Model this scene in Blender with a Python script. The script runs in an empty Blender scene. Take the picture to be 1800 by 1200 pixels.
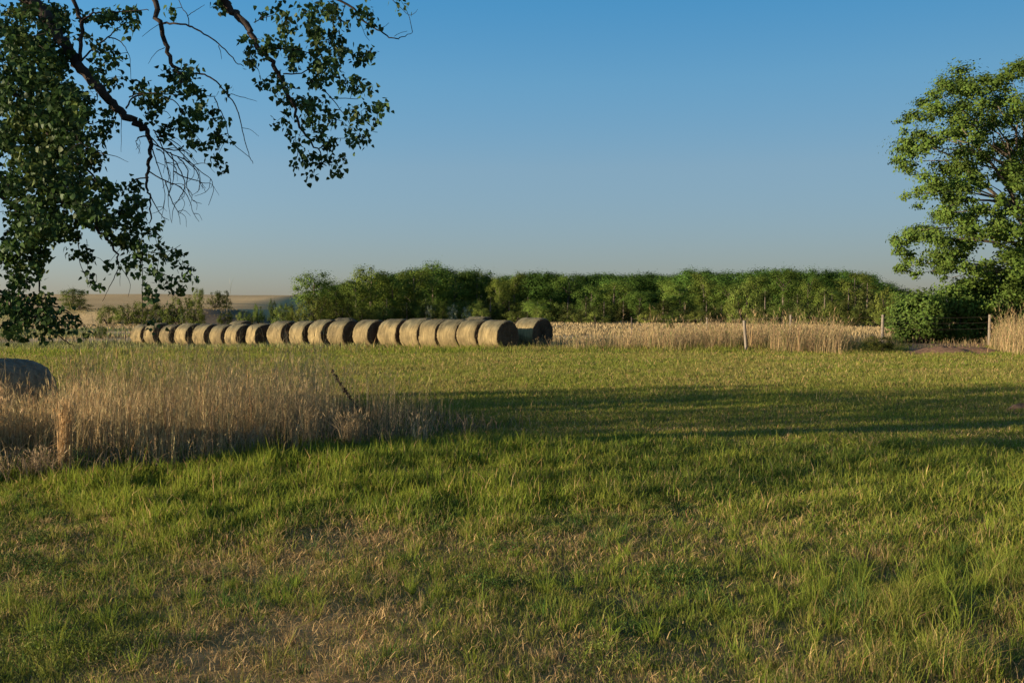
import bpy, math, random
import numpy as np
from mathutils import Vector
R = math.radians
random.seed(7)
rng = np.random.default_rng(11)
S = bpy.context.scene
COL = S.collection

# ------------------------------------------------------------------ camera maths
FPX, CAMZ = 1750.0, 2.0
PIT = math.atan(50 / FPX)
CP, SP = math.cos(PIT), math.sin(PIT)
def at(px, py, Y):
    u = (px - 900) / FPX; v = (600 - py) / FPX
    dy = CP + v * SP; dz = -SP + v * CP
    s = Y / dy
    return Vector((u * s, Y, CAMZ + dz * s))
def to_px(x, y, z):
    f = y * CP - (z - CAMZ) * SP; up = y * SP + (z - CAMZ) * CP
    return 900 + FPX * x / f, 600 - FPX * up / f

# ------------------------------------------------------------------ noise
def sstep(a, b, x):
    t = np.clip((np.asarray(x, float) - a) / (b - a), 0, 1)
    return t * t * (3 - 2 * t)
_tab = np.random.default_rng(5).random((256, 256))
def vnoise(x, y, s, seed=0):
    x = np.asarray(x, float) / s + seed * 17.31; y = np.asarray(y, float) / s + seed * 9.77
    xi = np.floor(x).astype(int); yi = np.floor(y).astype(int)
    fx = x - xi; fy = y - yi
    fx = fx * fx * (3 - 2 * fx); fy = fy * fy * (3 - 2 * fy)
    a = _tab[xi & 255, yi & 255]; b = _tab[(xi + 1) & 255, yi & 255]
    c = _tab[xi & 255, (yi + 1) & 255]; d = _tab[(xi + 1) & 255, (yi + 1) & 255]
    return (a * (1 - fx) + b * fx) * (1 - fy) + (c * (1 - fx) + d * fx) * fy
def fbm(x, y, s, seed=0, o=4):
    t = 0; a = .5; n = 0
    for k in range(o):
        t = t + a * vnoise(x, y, s / 2 ** k, seed + k); n += a; a *= .55
    return t / n

# ------------------------------------------------------------------ terrain height
def g(x, y):
    x = np.asarray(x, float); y = np.asarray(y, float)
    z = .10 * (fbm(x, y, 6, 1, 3) - .5) * sstep(3, 8, y) + .05 * (fbm(x, y, .9, 2, 2) - .5) * sstep(60, 30, y)
    z = z - .45 * sstep(-2, -26, x) * sstep(38, 70, y) + .25 * sstep(4, 14, x) * sstep(44, 54, y) * sstep(120, 70, y)
    hill = 10.6 * sstep(225, 430, y) * sstep(-48, -92, x) * (.9 + .16 * fbm(x, y, 90, 3, 3))
    hill = hill * (1 - .55 * sstep(480, 900, y))
    terr = 3.4 * (1 - sstep(-66, -49, x + 4 * (fbm(x, y, 12, 4, 2) - .5))) * sstep(204, 214, y + 4 * (fbm(x, y, 9, 5, 2) - .5)) * sstep(-150, -84, x)
    return z + np.maximum(hill, terr * (1 - sstep(260, 330, y))) + .3 * (fbm(x, y, 40, 6, 2) - .5) * sstep(70, 160, y)
def gz(x, y): return float(g(x, y))
def onground(px, py):
    Y = 3.0
    for k in range(4000):
        p = at(px, py, Y)
        if p.z <= gz(p.x, p.y): return p
        Y *= 1.004
    return at(px, py, 60)

# ------------------------------------------------------------------ mesh helpers
def mk(name, V, polys, mat, parent=None, col=None, smooth=False, loc=None):
    V = np.asarray(V, np.float32).reshape(-1, 3)
    me = bpy.data.meshes.new(name)
    me.vertices.add(len(V)); me.vertices.foreach_set('co', V.ravel())
    idx = np.concatenate([np.asarray(p, np.int32).ravel() for p in polys if len(p)])
    sizes = np.concatenate([np.full(len(p), np.asarray(p).shape[1], np.int32) for p in polys if len(p)])
    me.loops.add(len(idx)); me.loops.foreach_set('vertex_index', idx)
    me.polygons.add(len(sizes))
    me.polygons.foreach_set('loop_start', np.concatenate([[0], np.cumsum(sizes)[:-1]]).astype(np.int32))
    if smooth: me.polygons.foreach_set('use_smooth', np.ones(len(sizes), bool))
    if col is not None:
        a = me.attributes.new('Col', 'FLOAT_COLOR', 'POINT')
        c = np.ones((len(V), 4), np.float32); c[:, :3] = np.asarray(col, np.float32)
        a.data.foreach_set('color', c.ravel())
    me.update(calc_edges=True); me.validate()
    me.materials.append(mat)
    o = bpy.data.objects.new(name, me); COL.objects.link(o)
    if parent: o.parent = parent
    if loc is not None: o.location = loc
    return o
def tag(o, label=None, cat=None, group=None, kind=None):
    if label: o['label'] = label
    if cat: o['category'] = cat
    if group: o['group'] = group
    if kind: o['kind'] = kind
    return o
def empty(name, loc=(0, 0, 0), rz=0):
    o = bpy.data.objects.new(name, None); COL.objects.link(o)
    o.location = loc; o.rotation_euler = (0, 0, rz); o.empty_display_size = .3
    return o

class MB:
    def __init__(s): s.V = []; s.Q = []; s.T = []; s.C = []; s.n = 0
    def add(s, V, Q=None, T=None, c=None):
        V = np.asarray(V, float).reshape(-1, 3)
        if Q is not None and len(Q): s.Q.append(np.asarray(Q, int) + s.n)
        if T is not None and len(T): s.T.append(np.asarray(T, int) + s.n)
        s.V.append(V); s.n += len(V)
        s.C.append(np.broadcast_to(np.asarray(c if c is not None else (1, 1, 1), float), (len(V), 3)))
    def tube(s, pts, rad, k=6, c=None, cap=True):
        pts = [Vector(p) for p in pts]; n = len(pts); V = []
        for i, p in enumerate(pts):
            t = (pts[min(i + 1, n - 1)] - pts[max(i - 1, 0)])
            t = t.normalized() if t.length > 1e-9 else Vector((0, 0, 1))
            a = t.cross(Vector((.31, .9, .3))).normalized(); b = t.cross(a)
            for j in range(k):
                th = 2 * math.pi * j / k
                V.append(p + (a * math.cos(th) + b * math.sin(th)) * rad[i])
        Q = [(i * k + j, i * k + (j + 1) % k, (i + 1) * k + (j + 1) % k, (i + 1) * k + j) for i in range(n - 1) for j in range(k)]
        T = None
        if cap:
            V.append(pts[-1]); V.append(pts[0]); e = len(V) - 2
            T = [((n - 1) * k + j, (n - 1) * k + (j + 1) % k, e) for j in range(k)] + [((j + 1) % k, j, e + 1) for j in range(k)]
        s.add([tuple(v) for v in V], Q, T, c)
    def build(s, name, mat, parent=None, smooth=False, loc=None):
        polys = []
        if s.Q: polys.append(np.concatenate(s.Q))
        if s.T: polys.append(np.concatenate(s.T))
        return mk(name, np.concatenate(s.V), polys, mat, parent, np.concatenate(s.C), smooth, loc)

def blade_arrays(P, h, w, lean, col, tipcol=None):
    n = len(P); th = rng.random(n) * np.pi
    side = np.stack([np.cos(th), np.sin(th), np.zeros(n)], 1) * (w / 2)[:, None]
    L = np.stack([lean[:, 0], lean[:, 1], np.zeros(n)], 1)
    up = np.zeros((n, 3)); up[:, 2] = h
    mid = P + .55 * up + .32 * L; tip = P + up + L
    tip[:, 2] -= .25 * np.hypot(lean[:, 0], lean[:, 1])
    V = np.stack([P - side, P + side, mid + .8 * side, mid - .8 * side, tip], 1).reshape(-1, 3)
    b = np.arange(n)[:, None] * 5
    tc = col if tipcol is None else tipcol
    C = np.stack([col, col, col, col, tc], 1).reshape(-1, 3)
    return V, b + np.array([[0, 1, 2, 3]]), b + np.array([[3, 2, 4]]), C
def cards(P, N, size, col, asp=.8):
    n = len(P); N = N / (np.linalg.norm(N, axis=1, keepdims=True) + 1e-9)
    r = rng.normal(size=(n, 3)); a = np.cross(N, r); a /= np.linalg.norm(a, axis=1, keepdims=True) + 1e-9
    b = np.cross(N, a); sz = np.asarray(size)[:, None]
    V = np.stack([P - a * sz * .5, P - b * sz * .42 * asp + N * sz * .06, P + a * sz * .5, P + b * sz * .42 * asp + N * sz * .06], 1).reshape(-1, 3)
    return V, np.arange(n)[:, None] * 4 + np.array([[0, 1, 2, 3]]), np.repeat(col, 4, axis=0)

# ------------------------------------------------------------------ materials
def newmat(name):
    m = bpy.data.materials.new(name); m.use_nodes = True
    nt = m.node_tree; nt.nodes.clear()
    out = nt.nodes.new('ShaderNodeOutputMaterial')
    return m, nt, out
def leafmat(name, trans=.35, rough=.55, spec=.25, noise=None, tintvar=False):
    m, nt, out = newmat(name); N = nt.nodes.new
    at_ = N('ShaderNodeAttribute'); at_.attribute_name = 'Col'
    p = N('ShaderNodeBsdfPrincipled'); p.inputs['Roughness'].default_value = rough
    p.inputs['Specular IOR Level'].default_value = spec
    t = N('ShaderNodeBsdfTranslucent'); mx = N('ShaderNodeMixShader'); mx.inputs[0].default_value = trans
    col = at_.outputs['Color']
    if noise:
        tc = N('ShaderNodeTexCoord'); nz = N('ShaderNodeTexNoise'); nz.inputs['Scale'].default_value = noise
        nz.inputs['Detail'].default_value = 3
        nt.links.new(tc.outputs['Object'], nz.inputs['Vector'])
        mr = N('ShaderNodeMapRange'); mr.inputs['From Min'].default_value = .3; mr.inputs['From Max'].default_value = .7
        mr.inputs['To Min'].default_value = .7; mr.inputs['To Max'].default_value = 1.3
        nt.links.new(nz.outputs['Fac'], mr.inputs['Value'])
        mm = N('ShaderNodeVectorMath'); mm.operation = 'SCALE'
        nt.links.new(col, mm.inputs[0]); nt.links.new(mr.outputs['Result'], mm.inputs['Scale']); col = mm.outputs['Vector']
    if tintvar:                            # every tree has its own green
        oi = N('ShaderNodeObjectInfo'); hs = N('ShaderNodeHueSaturation')
        m1 = N('ShaderNodeMapRange'); m1.inputs['To Min'].default_value = .472; m1.inputs['To Max'].default_value = .510
        m2 = N('ShaderNodeMapRange'); m2.inputs['To Min'].default_value = .62; m2.inputs['To Max'].default_value = 1.5
        m3 = N('ShaderNodeMath'); m3.operation = 'MULTIPLY'; m3.inputs[1].default_value = 7.31; m4 = N('ShaderNodeMath'); m4.operation = 'FRACT'
        nt.links.new(oi.outputs['Random'], m1.inputs['Value']); nt.links.new(oi.outputs['Random'], m3.inputs[0]); nt.links.new(m3.outputs[0], m4.inputs[0]); nt.links.new(m4.outputs[0], m2.inputs['Value'])
        nt.links.new(m1.outputs[0], hs.inputs['Hue']); nt.links.new(m2.outputs[0], hs.inputs['Value']); nt.links.new(col, hs.inputs['Color']); col = hs.outputs['Color']
    nt.links.new(col, p.inputs['Base Color']); nt.links.new(col, t.inputs['Color'])
    nt.links.new(p.outputs[0], mx.inputs[1]); nt.links.new(t.outputs[0], mx.inputs[2]); nt.links.new(mx.outputs[0], out.inputs[0])
    return m
def solidmat(name, c1, c2, scale=(1, 1, 1), ns=8, rough=.9, bump=.4, attr=False, dist=.02, spec=.2):
    m, nt, out = newmat(name); N = nt.nodes.new
    tc = N('ShaderNodeTexCoord'); mp = N('ShaderNodeMapping'); mp.inputs['Scale'].default_value = scale
    nz = N('ShaderNodeTexNoise'); nz.inputs['Scale'].default_value = ns; nz.inputs['Detail'].default_value = 8; nz.inputs['Roughness'].default_value = .65
    nt.links.new(tc.outputs['Object'], mp.inputs[0]); nt.links.new(mp.outputs[0], nz.inputs['Vector'])
    cr = N('ShaderNodeValToRGB'); cr.color_ramp.elements[0].position = .32; cr.color_ramp.elements[1].position = .68
    cr.color_ramp.elements[0].color = (*c1, 1); cr.color_ramp.elements[1].color = (*c2, 1)
    nt.links.new(nz.outputs['Fac'], cr.inputs[0])
    p = N('ShaderNodeBsdfPrincipled'); p.inputs['Roughness'].default_value = rough; p.inputs['Specular IOR Level'].default_value = spec
    col = cr.outputs[0]
    if attr:
        a = N('ShaderNodeAttribute'); a.attribute_name = 'Col'
        mm = N('ShaderNodeVectorMath'); mm.operation = 'MULTIPLY'
        nt.links.new(col, mm.inputs[0]); nt.links.new(a.outputs['Color'], mm.inputs[1]); col = mm.outputs[0]
    nt.links.new(col, p.inputs['Base Color'])
    if bump:
        b = N('ShaderNodeBump'); b.inputs['Strength'].default_value = bump; b.inputs['Distance'].default_value = dist
        nt.links.new(nz.outputs['Fac'], b.inputs['Height']); nt.links.new(b.outputs[0], p.inputs['Normal'])
    nt.links.new(p.outputs[0], out.inputs[0])
    return m
M_grass = leafmat('grass_blades', .45, .8, .04)
M_dry = leafmat('dry_stems', .25, .8, .04)
M_leaf = leafmat('cottonwood_leaves', .30, .55, .2)
M_fol = leafmat('tree_foliage', .22, .8, .05, tintvar=True)
M_fol2 = leafmat('shrub_foliage', .28, .7, .10)
M_bark = solidmat('bark', (.022, .016, .014), (.062, .047, .040), (1, 1, .25), 9, .95, .8)
M_bark2 = solidmat('pale_bark', (.07, .055, .042), (.19, .15, .115), (1, 1, .25), 5, .95, .6)
M_post = solidmat('weathered_wood', (.13, .105, .08), (.26, .215, .165), (6, 6, .6), 4, .9, .5)
M_steel = solidmat('rusty_steel', (.06, .045, .04), (.12, .09, .07), (1, 1, 1), 20, .7, .1)
M_dirt = solidmat('red_dirt', (.13, .072, .042), (.30, .175, .105), (1, 1, 1), 9, .95, .8)
M_ground = solidmat('ground_soil', (.62, .62, .62), (1.35, 1.35, 1.35), (1, 1, 1), 3.0, 1, .6, True, .03, .05)

# bale wrap: hay with fine bands round the bale, top weathered greyer and darkened for low sun
def balemat(name, face=False):
    m, nt, out = newmat(name); N = nt.nodes.new; L = nt.links.new
    tc = N('ShaderNodeTexCoord')
    at_ = N('ShaderNodeAttribute'); at_.attribute_name = 'Col'
    mp = N('ShaderNodeMapping'); mp.inputs['Scale'].default_value = (10, 1.5, 1.5) if not face else (9, 9, 9)
    L(tc.outputs['Object'], mp.inputs[0])
    nz = N('ShaderNodeTexNoise'); nz.inputs['Scale'].default_value = 1.0 if not face else 2.2; nz.inputs['Detail'].default_value = 6; nz.inputs['Roughness'].default_value = .7
    L(mp.outputs[0], nz.inputs['Vector'])
    n2 = N('ShaderNodeTexNoise'); n2.inputs['Scale'].default_value = 1.7; n2.inputs['Detail'].default_value = 4
    oi = N('ShaderNodeObjectInfo'); va = N('ShaderNodeVectorMath'); va.operation = 'ADD'
    sc = N('ShaderNodeVectorMath'); sc.operation = 'SCALE'; sc.inputs['Scale'].default_value = 9
    cx = N('ShaderNodeCombineXYZ'); L(oi.outputs['Random'], cx.inputs[0]); L(oi.outputs['Random'], cx.inputs[1])
    L(cx.outputs[0], sc.inputs[0]); L(tc.outputs['Object'], va.inputs[0]); L(sc.outputs[0], va.inputs[1]); L(va.outputs[0], n2.inputs['Vector'])
    cr = N('ShaderNodeValToRGB'); e = cr.color_ramp.elements
    e[0].position = .25; e[1].position = .75
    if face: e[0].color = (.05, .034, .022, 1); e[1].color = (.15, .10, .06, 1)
    else: e[0].color = (.080, .062, .026, 1); e[1].color = (.285, .21, .10, 1)
    L(nz.outputs['Fac'], cr.inputs[0])
    mr = N('ShaderNodeMapRange'); mr.inputs['From Min'].default_value = .3; mr.inputs['From Max'].default_value = .7; mr.inputs['To Min'].default_value = .55; mr.inputs['To Max'].default_value = 1.34
    L(n2.outputs['Fac'], mr.inputs['Value'])
    s2 = N('ShaderNodeVectorMath'); s2.operation = 'SCALE'; L(cr.outputs[0], s2.inputs[0]); L(mr.outputs[0], s2.inputs['Scale'])
    mm = N('ShaderNodeVectorMath'); mm.operation = 'MULTIPLY'; rv = N('ShaderNodeMapRange'); rv.inputs['To Min'].default_value = .76; rv.inputs['To Max'].default_value = 1.16; L(oi.outputs['Random'], rv.inputs['Value'])
    s3 = N('ShaderNodeVectorMath'); s3.operation = 'SCALE'; L(s2.outputs[0], s3.inputs[0]); L(rv.outputs[0], s3.inputs['Scale']); L(s3.outputs[0], mm.inputs[0]); L(at_.outputs['Color'], mm.inputs[1])
    p = N('ShaderNodeBsdfPrincipled'); p.inputs['Roughness'].default_value = .85; p.inputs['Specular IOR Level'].default_value = .2
    L(mm.outputs[0], p.inputs['Base Color'])
    b = N('ShaderNodeBump'); b.inputs['Strength'].default_value = .6; b.inputs['Distance'].default_value = .03
    L(nz.outputs['Fac'], b.inputs['Height']); L(b.outputs[0], p.inputs['Normal']); L(p.outputs[0], out.inputs[0])
    return m
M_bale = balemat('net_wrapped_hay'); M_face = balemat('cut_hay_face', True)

# ------------------------------------------------------------------ sun, sky, camera
SUN_EL, SUN_TO = R(8), Vector((.945, .325, 0)).normalized()
d = Vector((SUN_TO.x * math.cos(SUN_EL), SUN_TO.y * math.cos(SUN_EL), -math.sin(SUN_EL)))
sl = bpy.data.lights.new('sun', 'SUN'); sl.energy = 5.0; sl.angle = R(.5); sl.color = (1, .82, .57)
so = bpy.data.objects.new('sun', sl); COL.objects.link(so)
so.rotation_euler = d.to_track_quat('-Z', 'Y').to_euler()
W = bpy.data.worlds.new('World'); S.world = W; W.use_nodes = True
nt = W.node_tree; nt.nodes.clear()
sk = nt.nodes.new('ShaderNodeTexSky'); sk.sky_type = 'NISHITA'; sk.sun_disc = False
sk.sun_elevation = SUN_EL
sk.sun_rotation = math.atan2(-SUN_TO.x, -SUN_TO.y)
sk.air_density = 1.0; sk.dust_density = .6; sk.ozone_density = 2.2; sk.altitude = 700
bg = nt.nodes.new('ShaderNodeBackground'); bg.inputs[1].default_value = .114
wo = nt.nodes.new('ShaderNodeOutputWorld')
tcw = nt.nodes.new('ShaderNodeTexCoord'); sx = nt.nodes.new('ShaderNodeSeparateXYZ')
cw = nt.nodes.new('ShaderNodeValToRGB'); mw = nt.nodes.new('ShaderNodeVectorMath'); mw.operation = 'MULTIPLY'
nt.links.new(tcw.outputs['Generated'], sx.inputs[0]); nt.links.new(sx.outputs['Z'], cw.inputs[0])
el_ = cw.color_ramp.elements
for q, (ps, cc) in enumerate([(.0, (.37, .37, .55)), (.06, (.47, .465, .58)), (.142, (.59, .61, .66)), (.223, (.50, .72, .80)), (.295, (.35, .74, .89)), (.6, (.62, .72, .74))]):
    e_ = el_[q] if q < 2 else el_.new(ps)
    e_.position = ps; e_.color = (*cc, 1)
nt.links.new(sk.outputs[0], mw.inputs[0]); nt.links.new(cw.outputs[0], mw.inputs[1])
az = nt.nodes.new('ShaderNodeMapRange'); az.inputs['From Min'].default_value = -.4; az.inputs['From Max'].default_value = .55; az.inputs['To Min'].default_value = 1.2; az.inputs['To Max'].default_value = .67
mz = nt.nodes.new('ShaderNodeVectorMath'); mz.operation = 'SCALE'
nt.links.new(sx.outputs['X'], az.inputs['Value']); nt.links.new(mw.outputs[0], mz.inputs[0]); nt.links.new(az.outputs[0], mz.inputs['Scale'])
nt.links.new(mz.outputs[0], bg.inputs[0]); nt.links.new(bg.outputs[0], wo.inputs[0])
cam = bpy.data.cameras.new('camera'); co = bpy.data.objects.new('camera', cam); COL.objects.link(co)
cam.sensor_width = 36; cam.lens = 36 * FPX / 1800; cam.clip_end = 6000
co.location = (0, 0, CAMZ); co.rotation_euler = (R(90) - PIT, 0, 0)
S.camera = co
S.view_settings.view_transform = 'Standard'; S.view_settings.look = 'None'
S.view_settings.exposure = 1.15

# ------------------------------------------------------------------ cover maps (all in ground metres)
def px_of(x, y): return 900 + FPX * x / np.maximum(y, .5)
def py_of(y): return 550 + FPX * 2.0 / np.maximum(y, .5)
def edge_at(x, y):      # where the lush belt ends towards the viewer, metres from the viewer
    u = px_of(x, y)
    e = np.interp(u, [-200, 0, 120, 215, 300, 480, 545, 600, 700, 900, 1000, 1200, 1400, 1600, 1800, 2000],
                  [11.4, 10.8, 10.4, 8.5, 7.9, 7.9, 8.9, 9.2, 8.5, 8.5, 9.2, 9.4, 8.6, 7.8, 7.4, 7.2])
    return e
def lush(x, y):
    e = edge_at(x, y) + 1.6 * (fbm(x, y, 1.5, 21, 3) - .5)
    f = sstep(e - .5, e + 1.1, y) * (1 - sstep(13.6, 17.5, y + 2.5 * (fbm(x, y, 2.5, 22, 2) - .5)))
    return f * (.45 + .75 * fbm(x, y, 1.3, 23, 3)) * (1 - .4 * sstep(950, 1300, px_of(x, y)))
def dryness(x, y):
    u = px_of(x, y)
    f = fbm(x, y, 2.2, 31, 4)
    near = (1 - sstep(8.5, 11.5, y)) * (1 - .72 * sstep(480, 900, u))
    return np.clip(sstep(.40, .68, f) * (.20 + .85 * near) + .42 * near * sstep(.35, .65, fbm(x, y, .6, 33, 3)), 0, 1)
def clump_front(x, y):  # front edge of the dry tall grass on the left
    u = px_of(x, y)
    return np.interp(u, [-300, 0, 160, 300, 420, 560, 700, 830, 900], [11.3, 11.5, 12.0, 12.6, 13.4, 14.3, 15.0, 16.2, 17.4])
def clump_back(x, y):
    u = px_of(x, y)
    return np.interp(u, [-300, 0, 100, 300, 560, 650, 780, 880], [17.5, 17.5, 18.5, 20.5, 20.5, 19.8, 19.3, 17.4])

# ------------------------------------------------------------------ ground sheet
a = 3.0
xs = a * np.sinh(np.linspace(-7.2, 7.2, 760))
ys = 4 + a * np.sinh(np.linspace(-4.2, 7.4, 620))
X, Y = np.meshgrid(xs, ys); Z = g(X, Y)
x, y = X.ravel(), Y.ravel(); V = np.stack([x, y, Z.ravel()], 1)
nx, ny = len(xs), len(ys)
i = np.arange(ny - 1)[:, None] * nx + np.arange(nx - 1)[None, :]; i = i.ravel()
Q = np.stack([i, i + 1, i + nx + 1, i + nx], 1)
lu = lush(x, y)[:, None]; dr = dryness(x, y)[:, None]
soil = np.array([.12, .10, .05]); thatch = np.array([.36, .235, .105]); green = np.array([.085, .10, .03])
C = soil * (1 - dr) + thatch * dr
C = C * (1 - .5 * lu) + green * .5 * lu
mid = sstep(14, 24, y)[:, None] * (1 - sstep(52, 58, y))[:, None]
C = C * (1 - mid) + (np.array([.13, .14, .036]) * (.7 + .6 * fbm(x, y, 3, 41, 3))[:, None]) * mid
straw = np.array([.40, .295, .155]); olive = np.array([.17, .17, .06])
fs = sstep(55, 62, y)[:, None]
band = sstep(.42, .62, fbm(x * .35, y, 26, 42, 3))[:, None]
gl = band * (.95 * sstep(10, -20, x)[:, None] + .15)
far = straw * (1 - gl) + olive * gl
far = far * (.8 + .4 * fbm(x, y, 8, 43, 3))[:, None]
C = C * (1 - fs) + far * fs
hf = sstep(228, 250, y)[:, None] * sstep(-45, -60, x)[:, None]
hc = np.array([.42, .30, .155]) * (.6 + .8 * fbm(x * .5, y, 35, 44, 4))[:, None]
C = C * (1 - hf) + hc * hf
bk = (sstep(202, 205, y) * (1 - sstep(226, 232, y)) * sstep(-84, -76, x) * (1 - sstep(-50, -46, x)))[:, None]
C = C * (1 - bk) + np.array([.17, .125, .085]) * (.7 + .6 * fbm(x, y, 4, 45, 3))[:, None] * bk
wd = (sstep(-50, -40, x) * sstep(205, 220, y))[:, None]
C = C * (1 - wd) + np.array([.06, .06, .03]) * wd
# bare brown earth in front of the fence
u = px_of(x, y)
bare = (sstep(1560, 1600, u) * (1 - sstep(1730, 1760, u)) * sstep(45, 46.5, y) * (1 - sstep(57, 59, y)))[:, None]
C = C * (1 - bare) + np.array([.32, .185, .105]) * bare
# trodden bare strip in front of the dry clump
ground = mk('ground', V, [Q], M_ground, None, C, True)
tag(ground, 'mown meadow ground running back to straw coloured fields and low hills', 'ground', None, 'structure')

# ------------------------------------------------------------------ meadow grass
def scatter(n_rho, d0, d1, umax, power_from=8., pw=1.6, umin=None):
    dd = np.linspace(d0, d1, 4000); rho = n_rho * np.minimum(1, (power_from / dd)) ** pw
    half = (umax - .05) * dd + 1.3
    w = rho * 2 * half; cdf = np.cumsum(w) * (dd[1] - dd[0]); n = int(cdf[-1])
    y = np.interp(rng.random(n) * cdf[-1], cdf, dd); x = (rng.random(n) * 2 - 1) * ((umax - .05) * y + 1.3)
    return x, y
LUSH = np.array([.208, .246, .034]); OLV = np.array([.215, .235, .043]); STR = np.array([.48, .33, .145]); DKG = np.array([.085, .14, .032])
x, y = scatter(4600, 3.6, 53, .60, 7.5)
lu = lush(x, y); dr = dryness(x, y)
cl = ((y > clump_front(x, y)) & (y < clump_back(x, y)) & (px_of(x, y) < 880))
patch = fbm(x, y, .35, 51, 3); big = fbm(x, y, 4, 52, 3)
keep = rng.random(len(x)) < np.where(lu > .2, 1, np.where(y < 14, .80 - .50 * dr, 1)) * np.clip(.35 + 1.3 * patch, 0, 1)
keep &= ~((px_of(x, y) > 1585 + 25 * patch) & (px_of(x, y) < 1720 + 50 * patch) & (y > 45 + 3 * patch) & (rng.random(len(x)) < .96))
x, y, lu, dr, cl, patch, big = [v[keep] for v in (x, y, lu, dr, cl, patch, big)]
n = len(x)
far = sstep(15, 30, y)
h = .032 + .17 * lu * (.15 + 1.4 * patch ** 1.6) + .05 * patch
h = h * (1 - far) + far * (.05 + .08 * patch + .05 * big)
h += .22 * sstep(47, 51, y) * (1 - sstep(1480, 1560, px_of(x, y))) * sstep(-.2, .5, rng.random(n) - .2)
h += .16 * (sstep(1250, 1700, px_of(x, y)) * (1 - sstep(6.2, 8.5, y))) * sstep(.45, .6, patch)
h *= rng.lognormal(0, .28, n)
h[cl] *= .7
w = np.maximum(.0036, y * .00060) * (.7 + .6 * rng.random(n)) * (1 + .5 * (lu > .3))
lean = rng.normal(0, 1, (n, 2)) * (.42 - .2 * np.clip(lu, 0, 1))[:, None] * h[:, None]; lean[:, 0] += .05 * h
t = np.clip(lu * 1.1 + .5 * (big - .5) + .9 * sstep(44, 48, y) * sstep(1, -3, x), 0, 1)[:, None]
col = OLV * (1 - t) + LUSH * t
dk = (sstep(.55, .75, fbm(x, y, 1.1, 55, 3)) * .45)[:, None]
col = col * (1 - dk) + DKG * dk
fs = (far * .8 * sstep(.35, .7, fbm(x, y * 1.8, 2.6, 56, 4)))[:, None]
col = col * (1 - fs) + np.array([.24, .22, .06]) * fs
isdry = rng.random(n) < np.clip(.07 + .62 * dr * (1 - t[:, 0]) + .03 * far, 0, .8)
col[isdry] = STR * (.6 + .7 * rng.random((isdry.sum(), 1)))
col *= (1 + (rng.random((n, 1)) - .5) * (.56 - .30 * far[:, None])) * (1 + rng.normal(0, .07, (n, 3)))
col = np.clip(col, .005, .8)
P = np.stack([x, y, g(x, y) - .004], 1)
V, Qb, Tb, Cb = blade_arrays(P, h, w, lean, col)
tag(mk('meadow_grass', V, [Qb, Tb], M_grass, None, Cb), 'short green and olive meadow grass covering the whole field', 'grass', None, 'stuff')

# separate tufts: each tuft has its own height, colour and fan of blades
tx, ty = scatter(46, 3.6, 15, .60, 7, 1.1)
kk = rng.random(len(tx)) < 1 - .6 * np.clip(lush(tx, ty), 0, 1); tx, ty = tx[kk], ty[kk]; nt_ = len(tx)
tdr = dryness(tx, ty); tg = rng.random(nt_); tf = fbm(tx, ty, 1.0, 58, 3) * 1.25
tcol = np.where((tg < .62 * (1 - tdr) + .1)[:, None], np.array([.205, .255, .036]), np.where((tg < .90 - .5 * tdr)[:, None], np.array([.25, .25, .052]), np.array([.43, .30, .14])))
isst = tcol[:, 0] > .4
tcol = np.where((rng.random(nt_) < .18)[:, None], np.array([.09, .155, .035]), tcol)
th_ = (.035 + .10 * rng.random(nt_) ** 1.8) * (.7 + .7 * tf) * (1 + .7 * (sstep(1200, 1650, px_of(tx, ty)) * (1 - sstep(7, 9.5, ty))))
th_ = np.where(isst, th_ * .62, th_)
cnt = rng.integers(14, 46, nt_); ti = np.repeat(np.arange(nt_), cnt); n = len(ti)
ang = rng.random(n) * 6.283; rr = np.abs(rng.normal(0, 1, n)) * (.018 + .022 * rng.random(nt_))[ti]
x = tx[ti] + rr * np.cos(ang); y = ty[ti] + rr * np.sin(ang)
h = th_[ti] * rng.lognormal(0, .35, n); ln = (.15 + .75 * rng.random(n)) * h
lean = np.stack([np.cos(ang), np.sin(ang)], 1) * ln[:, None] + rng.normal(0, .12, (n, 2)) * h[:, None]
col = tcol[ti] * (.65 + .6 * rng.random((n, 1))) * (1 + rng.normal(0, .06, (n, 3)))
V1, Q1, T1, C1 = blade_arrays(np.stack([x, y, g(x, y) - .004], 1), h, np.maximum(.0036, y * .00050) * (.7 + .6 * rng.random(n)), lean, np.clip(col, .005, .8))
tag(mk('grass_tufts', V1, [Q1, T1], M_grass, None, C1), 'small separate tufts of green and straw coloured turf near the viewer', 'grass', None, 'stuff')

# dry straw lying in the thin turf
x, y = scatter(900, 3.6, 17, .62, 9, 1.3)
k = rng.random(len(x)) < (.12 + .9 * dryness(x, y)) * (1 - .75 * np.clip(lush(x, y), 0, 1))
x, y = x[k], y[k]; n = len(x)
th = rng.random(n) * 2 * np.pi; ln = .05 + .16 * rng.random(n) ** 1.5
P = np.stack([x, y, g(x, y) + .012 + .03 * rng.random(n)], 1)
col = np.array([.58, .39, .18]) * (.5 + .75 * rng.random((n, 1))) * np.array([1, 1, 1])
lean = np.stack([np.cos(th), np.sin(th)], 1) * ln[:, None]
V, Qb, Tb, Cb = blade_arrays(P, .02 + .07 * rng.random(n) ** 2, np.maximum(.004, y * .0006) * (.7 + .6 * rng.random(n)), lean, col)
tag(mk('straw_litter', V, [Qb, Tb], M_dry, None, Cb), 'dry broken straw lying in the thin brown turf', 'straw', None, 'stuff')

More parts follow.
